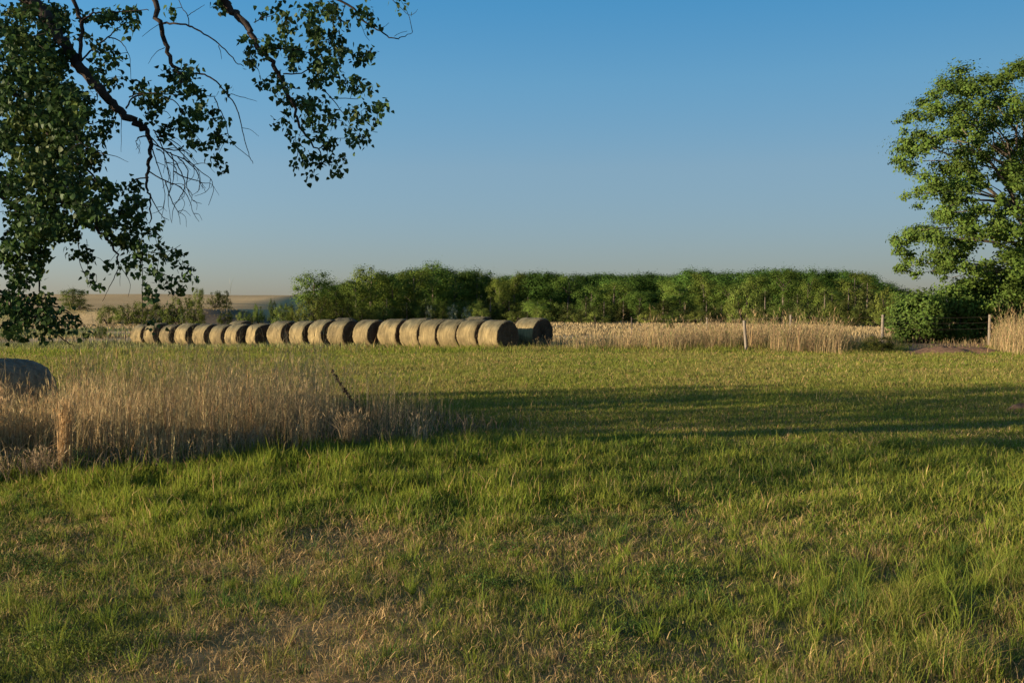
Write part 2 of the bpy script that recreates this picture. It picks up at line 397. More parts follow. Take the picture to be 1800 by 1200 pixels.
# low broad-leaved weeds among the grass
mb = MB()
x, y = scatter(12, 4, 15, .6, 8, 1.2)
wk = fbm(x, y, 2.0, 61, 3); k = (wk > .52) & (lush(x, y) < .6); x, y = x[k], y[k]
spots = [(onground(px, py), r) for px, py, r in [(50, 1045, .25), (1530, 960, .28), (1060, 1165, .22), (1540, 1120, .24), (1190, 1030, .30), (40, 1150, .3), (110, 1175, .28), (95, 1130, .2), (1790, 900, .3), (200, 1150, .25), (870, 975, .25), (1470, 1000, .2)]]
cx = np.concatenate([x, [p.x for p, r in spots]]); cy = np.concatenate([y, [p.y for p, r in spots]])
cr_ = np.concatenate([.06 + .10 * rng.random(len(x)), [r for p, r in spots]])
for X0, Y0, r in zip(cx, cy, cr_):
    n = int(110 + 9000 * r * r)
    rr = r * np.sqrt(rng.random(n)); th = rng.random(n) * 6.283
    px_, py_ = X0 + rr * np.cos(th), Y0 + rr * np.sin(th)
    hh = (.05 + .30 * r) * (1 - (rr / r) ** 2 * .7) * rng.random(n) ** .7
    P = np.stack([px_, py_, g(px_, py_) + hh + .01], 1)
    Nn = rng.normal(0, 1.0, (n, 3)) + np.array([0, 0, .5])
    base = np.array([.09, .15, .035]) if rng.random() < .45 else np.array([.18, .21, .05])
    c = base * (.6 + .8 * rng.random((n, 1)))
    Vc, Qc, Cc = cards(P, Nn, .006 + .016 * rng.random(n), c, .55)
    mb.add(Vc, Qc, None, Cc)
tag(mb.build('meadow_weeds', M_fol), 'low dark leafy weeds growing in patches through the turf', 'weeds', None, 'stuff')

# ------------------------------------------------------------------ dry tall grass
def stalks(P, h, col, w, leafy=3, lean_s=.10, droop=.0):
    """tall stems with curled leaves and a loose seed head"""
    n = len(P); out = []
    lean = rng.normal(0, lean_s, (n, 2)) * h[:, None]; lean[:, 0] += .05 * h
    out.append(blade_arrays(P, h, w, lean, col))
    for q in range(leafy):
        f = .12 + .75 * rng.random(n)
        Pl = P + np.stack([lean[:, 0] * f * .5, lean[:, 1] * f * .5, h * f * .97], 1)
        th = rng.random(n) * 6.283; l = (.10 + .16 * rng.random(n)) * np.minimum(1, h)
        ll = np.stack([np.cos(th), np.sin(th)], 1) * l[:, None]
        out.append(blade_arrays(Pl, l * (.9 - 1.5 * rng.random(n)), w * 1.15, ll, col * (.75 + .4 * rng.random((n, 1)))))
    Ph = P + np.stack([lean[:, 0] * .8, lean[:, 1] * .8, h * .86], 1)
    for q in range(2):
        ll = rng.normal(0, .05, (n, 2)) * h[:, None] + lean * .3
        out.append(blade_arrays(Ph, h * (.10 + .08 * rng.random(n)), w * 1.0, ll, col * 1.05))
    V = []; Qs = []; Ts = []; Cs = []; o = 0
    for v, q, t_, c in out:
        V.append(v); Qs.append(q + o); Ts.append(t_ + o); Cs.append(c); o += len(v)
    return np.concatenate(V), np.concatenate(Qs), np.concatenate(Ts), np.concatenate(Cs)
n0 = 36000
y = 10.8 + 10.2 * rng.random(n0); x = y * (-.70 + .72 * rng.random(n0)); u = px_of(x, y)
cf, cb = clump_front(x, y), clump_back(x, y)
ins = (y > cf + .9 * (fbm(x, y, .7, 71, 2) - .5)) & (y < cb)
thin = sstep(520, 640, u) * .74 + sstep(700, 820, u) * .24
fr = 1 - sstep(0, 1.2, y - cf) * 1
dens = np.clip(.05 + 1.25 * sstep(.38, .62, fbm(x, y, .6, 72, 3)), 0, 1) * (1 - thin) * (1 - .35 * fr)
k = ins & (rng.random(n0) < dens)
x, y, u, cf = x[k], y[k], u[k], cf[k]; n = len(x)
h = (.50 + .5 * sstep(0, 2.0, y - cf)) * (1 - .35 * sstep(560, 820, u)) * (.32 + 1.1 * fbm(x, y, 1.1, 73, 3)) * rng.lognormal(.06, .26, n) * (1 - .42 * (1 - sstep(70, 125, u)))
col = np.array([.48, .365, .195]) * (.6 + .7 * rng.random((n, 1))) * (1 + rng.normal(0, .05, (n, 3)))
redder = rng.random(n) < .1; col[redder] *= np.array([1.0, .8, .66])
P = np.stack([x, y, g(x, y) - .01], 1)
Vs, Qs, Ts, Cs = stalks(P, h, col, np.full(n, .0054) * (.7 + .6 * rng.random(n)), 4, .14)
# matted dead leaves in the bottom of the clump
n1 = 26000
y = 10.8 + 10.2 * rng.random(n1); x = y * (-.70 + .72 * rng.random(n1)); u = px_of(x, y)
ins = (y > clump_front(x, y) - .1) & (y < clump_back(x, y)) & (rng.random(n1) < 1 - .55 * sstep(560, 800, u))
x, y = x[ins], y[ins]; n1 = len(x)
P = np.stack([x, y, g(x, y)], 1); hb = (.10 + .32 * rng.random(n1))
cb_ = np.array([.27, .20, .13]) * (.5 + .8 * rng.random((n1, 1)))
gr = rng.random(n1) < .22; cb_[gr] = np.array([.07, .11, .04]) * (.7 + .6 * rng.random((gr.sum(), 1)))
Vb, Qb, Tb, Cb = blade_arrays(P, hb, .009 + .007 * rng.random(n1), rng.normal(0, .5, (n1, 2)) * hb[:, None], cb_)
o_ = len(Vs)
tag(mk('dry_tall_grass', np.concatenate([Vs, Vb]), [np.concatenate([Qs, Qb + o_]), np.concatenate([Ts, Tb + o_])], M_dry, None, np.concatenate([Cs, Cb])),
    'stand of tall pale dead grass at the left of the meadow', 'dry grass', None, 'stuff')

# one upright sheaf that stands out in front of the stand
def sheaf(px, py, n, r, h0, spread, colr, name, label, w=.008):
    p = onground(px, py); th = rng.random(n) * 6.283; rr = r * np.sqrt(rng.random(n))
    P = np.stack([rr * np.cos(th), rr * np.sin(th), np.zeros(n)], 1)
    h = h0 * rng.lognormal(0, .12, n)
    col = np.array(colr) * (.65 + .6 * rng.random((n, 1)))
    Vv, Qv, Tv, Cv = stalks(P, h, col, np.full(n, w), 2, spread)
    o = mk(name, Vv, [Qv, Tv], M_dry, None, Cv, loc=(p.x, p.y, gz(p.x, p.y) - .01))
    return tag(o, label, 'dry grass', 'dry grass tufts in front of the tall stand')
sheaf(113, 838, 120, .085, .86, .055, (.52, .36, .19), 'dry_grass_tuft', 'upright sheaf of bright straw stems in front of the tall dead grass')
sheaf(70, 842, 70, .12, .36, .42, (.42, .31, .19), 'dry_grass_tuft', 'low curled tuft of dead grass just left of the upright sheaf')
sheaf(615, 790, 120, .16, .52, .30, (.46, .34, .19), 'dry_grass_tuft', 'loose bright tuft of bent stems below the dark leaning weed', .009)
sheaf(545, 785, 60, .10, .75, .12, (.46, .34, .19), 'dry_grass_tuft', 'tall thin tuft of straw left of the loose bent tuft', .008)
sheaf(735, 785, 34, .18, .52, .2, (.40, .31, .19), 'dry_grass_tuft', 'sparse tuft of single stems at the right end of the dead grass', .009)
sheaf(440, 805, 45, .10, .40, .4, (.42, .33, .21), 'dry_grass_tuft', 'small curled grey tuft at the foot of the tall dead grass', .008)

# leaning dead weed with dark seed spike
mb = MB()
p0 = onground(652, 742); p0.z = gz(p0.x, p0.y)
top = at(583, 650, p0.y - .1)
pts = [p0.lerp(top, t_) + Vector((0, 0, -.06 * math.sin(t_ * 3.14))) for t_ in np.linspace(0, 1, 12)]
pts = [q - p0 for q in pts]
mb.tube(pts, [.011 - .005 * t_ for t_ in np.linspace(0, 1, 12)], 6, (.5, .45, .4))
for k in range(170):
    t_ = .52 + .48 * random.random(); q = pts[0].lerp(pts[-1], t_) + Vector((0, 0, -.06 * math.sin(t_ * 3.14)))
    o = Vector((random.gauss(0, 1), random.gauss(0, 1), random.gauss(0, 1))).normalized()
    l = .03 + .035 * random.random() * (1 if t_ < .85 else .5)
    mb.tube([q, q + o * l * .6, q + o * l], [.007, .010, .003], 4, (.55, .5, .4))
for (t_, dx, dz) in [(.42, .16, .06), (.46, .10, .12), (.36, .2, -.02), (.6, -.12, .1)]:
    q = pts[0].lerp(pts[-1], t_) + Vector((0, 0, -.06 * math.sin(t_ * 3.14)))
    mb.tube([q, q + Vector((dx * .5, .02, dz * .7)), q + Vector((dx, .03, dz))], [.005, .004, .003], 4, (.5, .45, .4))
tag(mb.build('dead_weed', M_bark, None, True, p0), 'dark dead weed stalk leaning out of the dry grass', 'weed')

# fence-side tall grass
n0 = 60000
y = 43 + 15 * rng.random(n0); uu = -.02 + .66 * rng.random(n0); x = uu * y; u = px_of(x, y)
front = np.interp(u, [900, 985, 1080, 1200, 1350, 1480, 1520, 1720, 1745, 1800, 2000], [50.6, 50.8, 50.2, 49.5, 48, 46.6, 50, 50.5, 47.5, 43.6, 43])
front = front + 5.5 * (fbm(x, y * .25, 1.7, 81, 3) - .42)
d_ = np.interp(u, [866, 880, 985, 1040, 1180, 1300, 1480, 1500, 1735, 1765, 2000], [0, .14, .2, .8, .9, 1, .9, .22, .25, 1, 1])
k = (y > front - 2.2 * ((u > 1585) & (u < 1738))) & ~((u > 1585) & (u < 1738) & (rng.random(n0) < .62)) & (rng.random(n0) < d_ * np.clip(.15 + 1.3 * sstep(.33, .62, fbm(x, y, 1.3, 82, 3)), 0, 1))
x, y, u, fr_ = x[k], y[k], u[k], front[k]; n = len(x)
hmax = np.interp(u, [880, 985, 1060, 1100, 1300, 1470, 1500, 1720, 1750, 2000], [.60, .62, .8, 1.1, 1.15, 1.0, .6, .65, 1.1, 1.15])
h = hmax * (.22 + .75 * fbm(x, y, 1.6, 83, 3) + .45 * fbm(x, y * .3, 7, 88, 2)) * rng.lognormal(0, .30, n)
low = (u > 1570) & (u < 1745); h[low] *= .45
col = np.array([.42, .30, .155]) * (.5 + .7 * rng.random((n, 1))) * (.55 + .8 * fbm(x, y, 2.0, 84, 3))[:, None] * (1 + rng.normal(0, .05, (n, 3)))
gr = rng.random(n) < .12; col[gr] = np.array([.16, .18, .06]) * (.7 + .6 * rng.random((gr.sum(), 1)))
P = np.stack([x, y, g(x, y) - .02], 1)
Vs, Qs, Ts, Cs = stalks(P, h, col, np.full(n, .013) * (.6 + .8 * rng.random(n)), 2, .2)
tag(mk('fence_line_grass', Vs, [Qs, Ts], M_dry, None, Cs), 'tall golden dead grass along the foot of the wire fence', 'dry grass', None, 'stuff')
# stubble and sedge in the fields beyond
n0 = 90000
y = 56 * np.exp(rng.random(n0) * math.log(230 / 56)); uu = -.62 + 1.24 * rng.random(n0); x = uu * y
k = rng.random(n0) < np.clip(.1 + 1.2 * sstep(.4, .65, fbm(x * .4, y, 9, 85, 3)), 0, 1); x, y = x[k], y[k]; n = len(x)
k = ~((y > 200) & (x < -45)); x, y = x[k], y[k]; n = len(x)
P = np.stack([x, y, g(x, y) - .02], 1); h = .22 + .3 * rng.random(n)
gl = (fbm(x * .35, y, 26, 42, 3) > .5) & (x < 0)
col = np.array([.32, .24, .125]) * (.65 + .6 * rng.random((n, 1))); col[gl] = np.array([.2, .2, .075]) * (.7 + .6 * rng.random((gl.sum(), 1)))
Vs, Qs, Ts, Cs = blade_arrays(P, h, y * .0011, rng.normal(0, .3, (n, 2)) * h[:, None], col)
hv = []
n2 = 170000
y2 = 205 + 260 * rng.random(n2); x2 = y2 * (-.62 + .52 * rng.random(n2)); zz = g(x2, y2)
k = (x2 < -44) & (zz > .4) & (y2 < 232) & ~((x2 > -70) & (x2 < -47) & (y2 > 204) & (y2 < 260) & (rng.random(n2) < .6)) & (rng.random(n2) < .25 + .75 * sstep(.35, .6, fbm(x2 * .5, y2, 22, 86, 3))); x2, y2 = x2[k], y2[k]; n2 = len(x2)
P2 = np.stack([x2, y2, g(x2, y2) - .03], 1); h2 = .16 + .2 * rng.random(n2)
c2 = np.array([.27, .205, .105]) * (.75 + .4 * rng.random((n2, 1))) * (.8 + .4 * fbm(x2 * .5, y2, 30, 87, 3))[:, None]
V2, Q2, T2, C2 = blade_arrays(P2, h2, y2 * .0010, rng.normal(0, .3, (n2, 2)) * h2[:, None], c2)
Qs = np.concatenate([Qs, Q2 + len(Vs)]); Ts = np.concatenate([Ts, T2 + len(Vs)]); Vs = np.concatenate([Vs, V2]); Cs = np.concatenate([Cs, C2])
tag(mk('field_stubble', Vs, [Qs, Ts], M_dry, None, Cs), 'pale dry grass of the open fields behind the hay bales', 'dry grass', None, 'stuff')

# ------------------------------------------------------------------ hay bales
BD, BL = 1.8, 1.52
def bale_meshes(seed, sag=.10):
    r_ = np.random.default_rng(seed); K, J = 64, 15
    th = np.linspace(0, 2 * np.pi, K, endpoint=False); t = np.linspace(-1, 1, J)
    TH, T = np.meshgrid(th, t)
    nzv = np.zeros_like(TH)
    for m in range(2, 9): nzv += r_.normal(0, .013 / m ** .4) * np.cos(m * TH + r_.random() * 6.28 + T * r_.normal(0, 1.0))
    ring = .012 * np.sin(T * 16 + r_.random() * 6) + r_.normal(0, .006, TH.shape)
    edge = .05 * np.abs(T) ** 16
    r = BD / 2 * (1 + nzv) + ring - edge
    yv = r * np.cos(TH); zv = r * np.sin(TH)
    zv = np.where(zv < -BD / 2 + sag, -BD / 2 + sag + (zv + BD / 2 - sag) * .15, zv)
    zv = zv * .985; yv = yv * (1.015 + .02 * (zv < 0))
    xv = T * BL / 2 + .012 * r_.normal(size=TH.shape)
    V = np.stack([xv, yv, zv], -1).reshape(-1, 3)
    Q = np.array([(j * K + k, j * K + (k + 1) % K, (j + 1) * K + (k + 1) % K, (j + 1) * K + k) for j in range(J - 1) for k in range(K)])
    wth_shade = sstep(.2, .85, V[:, 2] / (BD / 2) + .25 * (vnoise(V[:, 0] * 3, V[:, 1] * 3, .7, seed) - .5))[:, None]
    C = np.array([1, 1, 1]) * (1 - wth_shade) + np.array([.62, .74, .95]) * wth_shade  # weathered grey tops, with low-sun shading painted into the same tone
    faces = []
    for sg in (-1, 1):
        j = 0 if sg < 0 else J - 1
        rim = V[j * K:(j + 1) * K]; FV = []; RN = 13
        cen = rim.mean(0)
        for q in range(RN):
            f = 1 - q / RN
            dent = sg * (.035 * math.sin(min(1, (1 - f) * 4) * 1.57) - .05 * (1 - f) ** 2 + .014 * math.sin(q * 2.2)) if q else 0
            ringv = cen + (rim - cen) * f; ringv[:, 0] = rim[:, 0] * f + cen[0] * (1 - f) + dent + (r_.normal(0, .014, K) if q else 0)
            FV.append(ringv)
        FV = np.concatenate(FV + [cen[None] - [[sg * .02, 0, 0]]])
        FQ = np.array([(q * K + k, q * K + (k + 1) % K, (q + 1) * K + (k + 1) % K, (q + 1) * K + k) for q in range(RN - 1) for k in range(K)])
        FT = np.array([((RN - 1) * K + k, (RN - 1) * K + (k + 1) % K, RN * K) for k in range(K)])
        # loose straws poking out of the cut end
        n = 420; rr = BD / 2 * .95 * np.sqrt(r_.random(n)); tt = r_.random(n) * 6.283
        Pp = np.stack([np.full(n, cen[0] + sg * .02), rr * np.cos(tt), np.maximum(rr * np.sin(tt), -BD / 2 + sag + .03)], 1)
        d1 = np.stack([sg * (.03 + .06 * r_.random(n)), r_.normal(0, .05, n), r_.normal(0, .05, n) - .02], 1)
        sd = np.stack([np.zeros(n), r_.normal(0, .008, n), r_.normal(0, .008, n)], 1)
        SV = np.stack([Pp - sd, Pp + sd, Pp + d1], 1).reshape(-1, 3); o = len(FV)
        ST = np.arange(n)[:, None] * 3 + o + np.array([[0, 1, 2]])
        faces.append((np.concatenate([FV, SV]), FQ, np.concatenate([FT, ST])))
    # loose straws on the wrap
    n = 500; tt = r_.random(n) * 6.283; ax = (r_.random(n) - .5) * BL
    ok = np.sin(tt) > -.75; tt, ax = tt[ok], ax[ok]; n = len(tt)
    Pp = np.stack([ax, BD / 2 * .99 * np.cos(tt), BD / 2 * .99 * np.sin(tt) * .985], 1)
    d1 = np.stack([r_.normal(0, .05, n), np.cos(tt) * .035 - np.sin(tt) * r_.normal(0, .05, n), np.sin(tt) * .035 + np.cos(tt) * r_.normal(0, .05, n)], 1)
    sd = r_.normal(0, .006, (n, 3)); o = len(V)
    SV = np.stack([Pp - sd, Pp + sd, Pp + d1], 1).reshape(-1, 3); ST = np.arange(n)[:, None] * 3 + o + np.array([[0, 1, 2]])
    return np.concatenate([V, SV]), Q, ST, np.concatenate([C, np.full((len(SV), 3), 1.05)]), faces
protos = []
def make_bale(seed, sag=.1):
    V, Q, T, C, faces = bale_meshes(seed, sag)
    root = empty('hay_bale')
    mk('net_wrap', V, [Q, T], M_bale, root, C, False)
    for fv, fq, ft in faces:
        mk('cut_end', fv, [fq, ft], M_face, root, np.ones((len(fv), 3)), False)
    return root
def copy_tree(o, parent=None):
    c = o.copy(); COL.objects.link(c)
    if parent: c.parent = parent
    for ch in list(o.children): copy_tree(ch, c)
    return c
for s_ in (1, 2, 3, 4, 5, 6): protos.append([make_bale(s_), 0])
def place_bale(x, y, heading, label, group, v, scale=1.0, tilt=0, dz=0):
    pr = protos[v]; o = pr[0] if pr[1] == 0 else copy_tree(pr[0]); pr[1] += 1
    o.location = (x, y, gz(x, y) + (BD / 2 - .095) * scale + dz)
    o.rotation_euler = (tilt, 0, heading); o.scale = (scale,) * 3
    tag(o, label, 'hay bale', group)
    return o
ORD = ['first', 'second', 'third', 'fourth', 'fifth', 'sixth', 'seventh', 'eighth', 'ninth', 'tenth', 'eleventh', 'twelfth', 'thirteenth', 'fourteenth', 'fifteenth', 'sixteenth', 'seventeenth', 'eighteenth', 'nineteenth']
edges = [229, 253, 279, 307, 338, 367, 393, 429, 469, 506, 540, 574, 618, 663, 701, 733, 766, 800, 837]
PHI = R(50)
A0 = Vector((-.45, 52.6)); DR = Vector((-math.sin(PHI), math.cos(PHI)))
N_ = len(edges); bale_px = []
for q, ex in enumerate(edges):
    rank = N_ - 1 - q                       # 0 = nearest, right end
    px = ex + 30
    for it in range(6):
        uu = (px - 900) / FPX               # ray x = uu*y ; line A0 + s*DR
        s_ = (uu * A0.y - A0.x) / (DR.x - uu * DR.y)
        c = A0 + DR * s_; ang = math.atan2(c.x, c.y)
        axis_ang = R(46) + ang              # angle between axis and view ray
        px = ex + FPX / c.y * (BD / 2 * abs(math.cos(axis_ang)) + BL / 2 * abs(math.sin(axis_ang)))
    bale_px.append(px)
    head = math.pi / 2 + R(46) + R(random.uniform(-2.5, 2.5)) + (R(-5) if ex in (429, 540) else 0)
    r1 = 'from the near right end'
    lab = {0: 'nearest hay bale of the front row with its whole dark end showing',
           N_ - 1: 'farthest hay bale of the front row, at its far left end',
           1: 'second front hay bale, its end tight against the nearest bale',
           2: 'third front hay bale, close behind the second with a thin gap',
           3: 'fourth front hay bale, touching both of its neighbours',
           4: 'fifth front hay bale, the last of the tightly packed ones'}.get(rank)
    if lab is None:
        lf = N_ - 1 - rank
        lab = (f'{ORD[rank]} hay bale of the front row counted {r1}' if rank <= 9 else f'{ORD[lf]} hay bale of the front row counted from its far left end')
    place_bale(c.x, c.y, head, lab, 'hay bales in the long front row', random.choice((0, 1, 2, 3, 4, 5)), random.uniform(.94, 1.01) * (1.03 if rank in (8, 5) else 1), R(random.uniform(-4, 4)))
# second row, mostly hidden
for px_c, Yb, lab in [(937, 56.5, 'hay bale of the back row half hidden at the right by the nearest bale'),
                      (842, 62.0, 'back row hay bale whose grey top shows over the second front bale'),
                      (606, 72.5, 'back row hay bale whose top shows over the seventh front bale'),
                      (424, 81.5, 'back row hay bale whose top just shows between far left front bales')]:
    x_ = (px_c - 900) / FPX * Yb
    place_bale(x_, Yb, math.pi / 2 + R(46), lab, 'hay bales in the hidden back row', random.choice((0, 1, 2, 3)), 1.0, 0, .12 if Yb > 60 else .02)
# the slumped old bale at the left edge; another added unseen to shade grass
def old_bale(px, py, Yd, head, label, seed, sc=(.72, .72, .62)):
    p = at(px, py, Yd); o = make_bale(seed, .34)
    o.location = (p.x, p.y, gz(p.x, p.y) + (BD / 2 - .33) * sc[2]); o.rotation_euler = (0, R(5), head); o.scale = sc
    for ch in o.children: ch.data.materials[0] = M_old
    return tag(o, label, 'hay bale')
M_old = solidmat('weathered_hay', (.22, .14, .075), (.52, .35, .20), (1, 1, 1), 7, .95, .9, True, .05)
old_bale(2, 700, 18.2, R(72), 'slumped grey old hay bale at the left edge behind dead grass', 9, (.86, .80, .80))
o = old_bale(-330, 700, 13.2, R(100), 'unseen old grey hay bale added beyond the left end of the dead grass', 10, (.9, .9, .66))

# ------------------------------------------------------------------ dirt mounds
def mound(px, py, L, Wd, H, name, label, cat, mat, seed):
    p = onground(px, py); r_ = np.random.default_rng(seed); K, J = 36, 12; V = []
    for j in range(J + 1):
        f = j / J
        for k in range(K):
            th = 2 * math.pi * k / K; rr = (1 - f)
            nz_ = 1 + .25 * math.sin(3 * th + seed) + .15 * math.sin(5 * th + 2)
            X_ = L * rr * nz_ * math.cos(th); Y_ = Wd * rr * nz_ * math.sin(th)
            V.append((X_, Y_, H * (1 - rr ** 1.7) * (.75 + .5 * float(vnoise(X_ + 3, Y_, .12, seed))) - .03 + r_.normal(0, H * .05)))
    Q = [(j * K + k, j * K + (k + 1) % K, (j + 1) * K + (k + 1) % K, (j + 1) * K + k) for j in range(J) for k in range(K)]
    o = mk(name, V, [Q], mat, None, None, False, (p.x, p.y, gz(p.x, p.y)))
    return tag(o, label, cat)
mound(1797, 722, .42, .30, .17, 'dirt_mound', 'small heap of red brown dirt in the shaded grass', 'dirt mound', M_dirt, 3)
o = mound(1668, 619, 2.5, .9, .30, 'earth_bank', 'low bank of bare brown earth in front of the fence', 'earth bank', M_dirt, 8)

# ------------------------------------------------------------------ fence
fence = tag(empty('wire_fence', (0, 0, 0)), 'sagging barbed wire fence on weathered wooden posts along the golden grass', 'fence')
posts = [(1110, 557, 66, .035, 1), (1243, 558, 62, .06, 0), (1308, 563, 49, .075, 0), (1390, 553, 53, .065, 0), (1552, 553, 53, .075, 0), (1740, 553, 53.5, .075, 0), (1960, 552, 54, .075, 0)]
tops = []
for px, py, Yd, r_, st in posts:
    p = at(px, py, Yd); b = Vector((p.x + random.uniform(-.05, .05), p.y, gz(p.x, p.y) - .1)); p = Vector(p)
    if px == 1308: b.x += .12
    pts = [b.lerp(p, t_) for t_ in np.linspace(0, 1, 7)]; mb = MB()
    mb.tube([q - b for q in pts], [r_ * (1.05 - .12 * t_ + random.uniform(-.05, .05)) for t_ in np.linspace(0, 1, 7)], 9, (1, 1, 1))
    mb.build('post', M_steel if st else M_post, fence, True, b); tops.append((p, b))
for hgt in (.12, .42, .74):
    mb = MB(); line = [t_ for t_, b in tops if abs(t_.x - at(1308, 563, 49).x) > .01]
    pts = []
    for q in range(len(line) - 1):
        for f in np.linspace(0, 1, 8, endpoint=False):
            v = line[q].lerp(line[q + 1], f); pts.append(v + Vector((0, -.07, -hgt - .05 * math.sin(f * 3.14))))
    pts.append(line[-1] + Vector((0, -.07, -hgt)))
    mb.tube(pts, [.005] * len(pts), 4, (1, 1, 1)); mb.build('wire', M_steel, fence, True)
mb = MB(); p = at(220, 581, 78); b = Vector((p.x, p.y, gz(p.x, p.y) - .1))
mb.tube([(0, 0, 0), tuple((p - b) * .5), tuple(p - b)], [.035, .035, .03], 6)
tag(mb.build('fence_post', M_steel, None, True, b), 'lone thin steel post standing left of the farthest hay bale', 'fence post')

# ------------------------------------------------------------------ trees
def branch_pts(a, b, n=5, wob=.08, up=.12):
    a, b = Vector(a), Vector(b); L = (b - a).length
    out = []
    for t_ in np.linspace(0, 1, n):
        w_ = math.sin(t_ * math.pi)
        out.append(a.lerp(b, t_) + Vector((random.uniform(-1, 1) * wob * L * w_, random.uniform(-1, 1) * wob * L * w_, up * L * w_)))
    return out
def crown_cards(clumps, per, size, base, var=.25, hollow=.55):
    """leaf sprays gathered on every clump (centre, radius)"""
    Ps, Ns, Ss, Cs = [], [], [], []
    ctr = np.mean([np.asarray(c) for c, r, t in clumps], axis=0)
    for (c, r, tint) in clumps:
        n = max(8, int(per * (r[0] * r[1] * r[2]) ** (2 / 3)))
        v = rng.normal(size=(n, 3)); v /= np.linalg.norm(v, axis=1, keepdims=True)
        rad = (hollow + (1.08 - hollow) * rng.random(n)) * (1 + .22 * np.sin(v[:, 0] * 5 + c[0]) * np.cos(v[:, 1] * 4 + c[2]) + .12 * rng.normal(size=n))
        Ps.append(np.asarray(c) + v * rad[:, None] * np.asarray(r))
        oc = (np.asarray(c) - ctr) * np.array([1, 1, .6]); oc = oc / (np.linalg.norm(oc) + 1e-6)
        Ns.append(v * .75 + oc * .8 + rng.normal(0, .38, (n, 3)) + np.array([0, 0, .15]))
        Ss.append(size * (.6 + .8 * rng.random(n)))
        Cs.append(np.asarray(base) * tint * (1 - var + 2 * var * rng.random((n, 1))) * (1 + rng.normal(0, .05, (n, 3))))
    return cards(np.concatenate(Ps), np.concatenate(Ns), np.concatenate(Ss), np.clip(np.concatenate(Cs), .004, .6))
def make_tree(kind, seed):
    """unit tree one metre tall; (trunk, crown) meshes"""
    random.seed(seed); tr = MB(); cl = []
    if kind == 'cottonwood':
        nC = 66
        for k in range(nC):
            z = .10 + .84 * random.random() ** .85
            wr = .34 * math.sin(min(1, (z - .02) / .62) * math.pi * .5) * (1 if z < .62 else math.sqrt(max(.05, 1 - ((z - .62) / .40) ** 2)))
            th = random.random() * 6.283; rr = wr * (.45 + .55 * random.random())
            r = .074 + .06 * random.random(); tint = random.uniform(.75, 1.25)
            cl.append(((rr * math.cos(th), rr * math.sin(th), z), (r * 1.15, r * 1.15, r * .95), tint))
        tr.tube([(0, 0, -.03), (.01, 0, .2), (-.01, .01, .45), (.01, 0, .7), (0, 0, .88)], [.026, .022, .017, .01, .003], 7)
        for c, r, t_ in cl[::6]:
            z0 = max(.12, c[2] - .25); tr.tube(branch_pts((0, 0, z0), c, 4), [.006, .005, .004, .002], 5)
        V, Q, C = crown_cards(cl, 10500, .022, (.086, .130, .023), .18, .15)
    elif kind == 'cedar':
        for k in range(60):
            z = .06 + .88 * random.random() ** 1.15; wr = .30 * (1 - z) ** .75 * (1 + .3 * math.sin(k * 2.4)) + .02
            th = random.random() * 6.283; rr = wr * (.5 + .5 * random.random()); r = .045 + .06 * (1 - z)
            cl.append(((rr * math.cos(th), rr * math.sin(th), z), (r, r, r * 1.1), random.uniform(.7, 1.25)))
        tr.tube([(0, 0, -.03), (0, 0, .4), (0, 0, .96)], [.03, .02, .004], 6)
        V, Q, C = crown_cards(cl, 8500, .028, (.044, .056, .015), .18, .2)
    elif kind == 'olive':
        for k in range(40):
            z = .12 + .82 * random.random(); wr = .36 * math.sqrt(max(.05, 1 - ((z - .5) / .55) ** 2)); th = random.random() * 6.283
            rr = wr * (.3 + .7 * random.random()); r = .07 + .05 * random.random()
            cl.append(((rr * math.cos(th), rr * math.sin(th), z), (r, r, r), random.uniform(.8, 1.2)))
        tr.tube([(0, 0, -.03), (0, 0, .4), (.02, 0, .8)], [.03, .02, .005], 6)
        V, Q, C = crown_cards(cl, 2600, .045, (.24, .27, .18), .3, .3)
    else:                                  # shrub: broad, many stems
        for k in range(52):
            z = .08 + .82 * random.random(); wr = .62 * math.sqrt(max(.04, 1 - ((z - .25) / .8) ** 2)); th = random.random() * 6.283
            rr = wr * (.35 + .65 * math.sqrt(random.random())); r = .10 + .09 * random.random()
            cl.append(((rr * math.cos(th), rr * math.sin(th), z), (r, r, r * .95), random.uniform(.7, 1.3)))
        for c, r, t_ in cl[::4]: tr.tube(branch_pts((c[0] * .15, c[1] * .15, -.03), c, 4), [.022, .015, .01, .004], 5)
        V, Q, C = crown_cards(cl, 3300, .043, (.082, .108, .022), .18, .2)
    return tr, (V, Q, C)
LIB = {}
for kd, ns in (('cottonwood', 6), ('cedar', 4), ('olive', 1), ('shrub', 4)):
    LIB[kd] = [make_tree(kd, 100 + 10 * len(LIB) + k) for k in range(ns)]
NAME = {'cottonwood': ('cottonwood_tree', 'tree'), 'cedar': ('cedar_tree', 'tree'), 'olive': ('silver_shrub', 'shrub'), 'shrub': ('leafy_shrub', 'shrub')}
MESH = {}
USED = set()
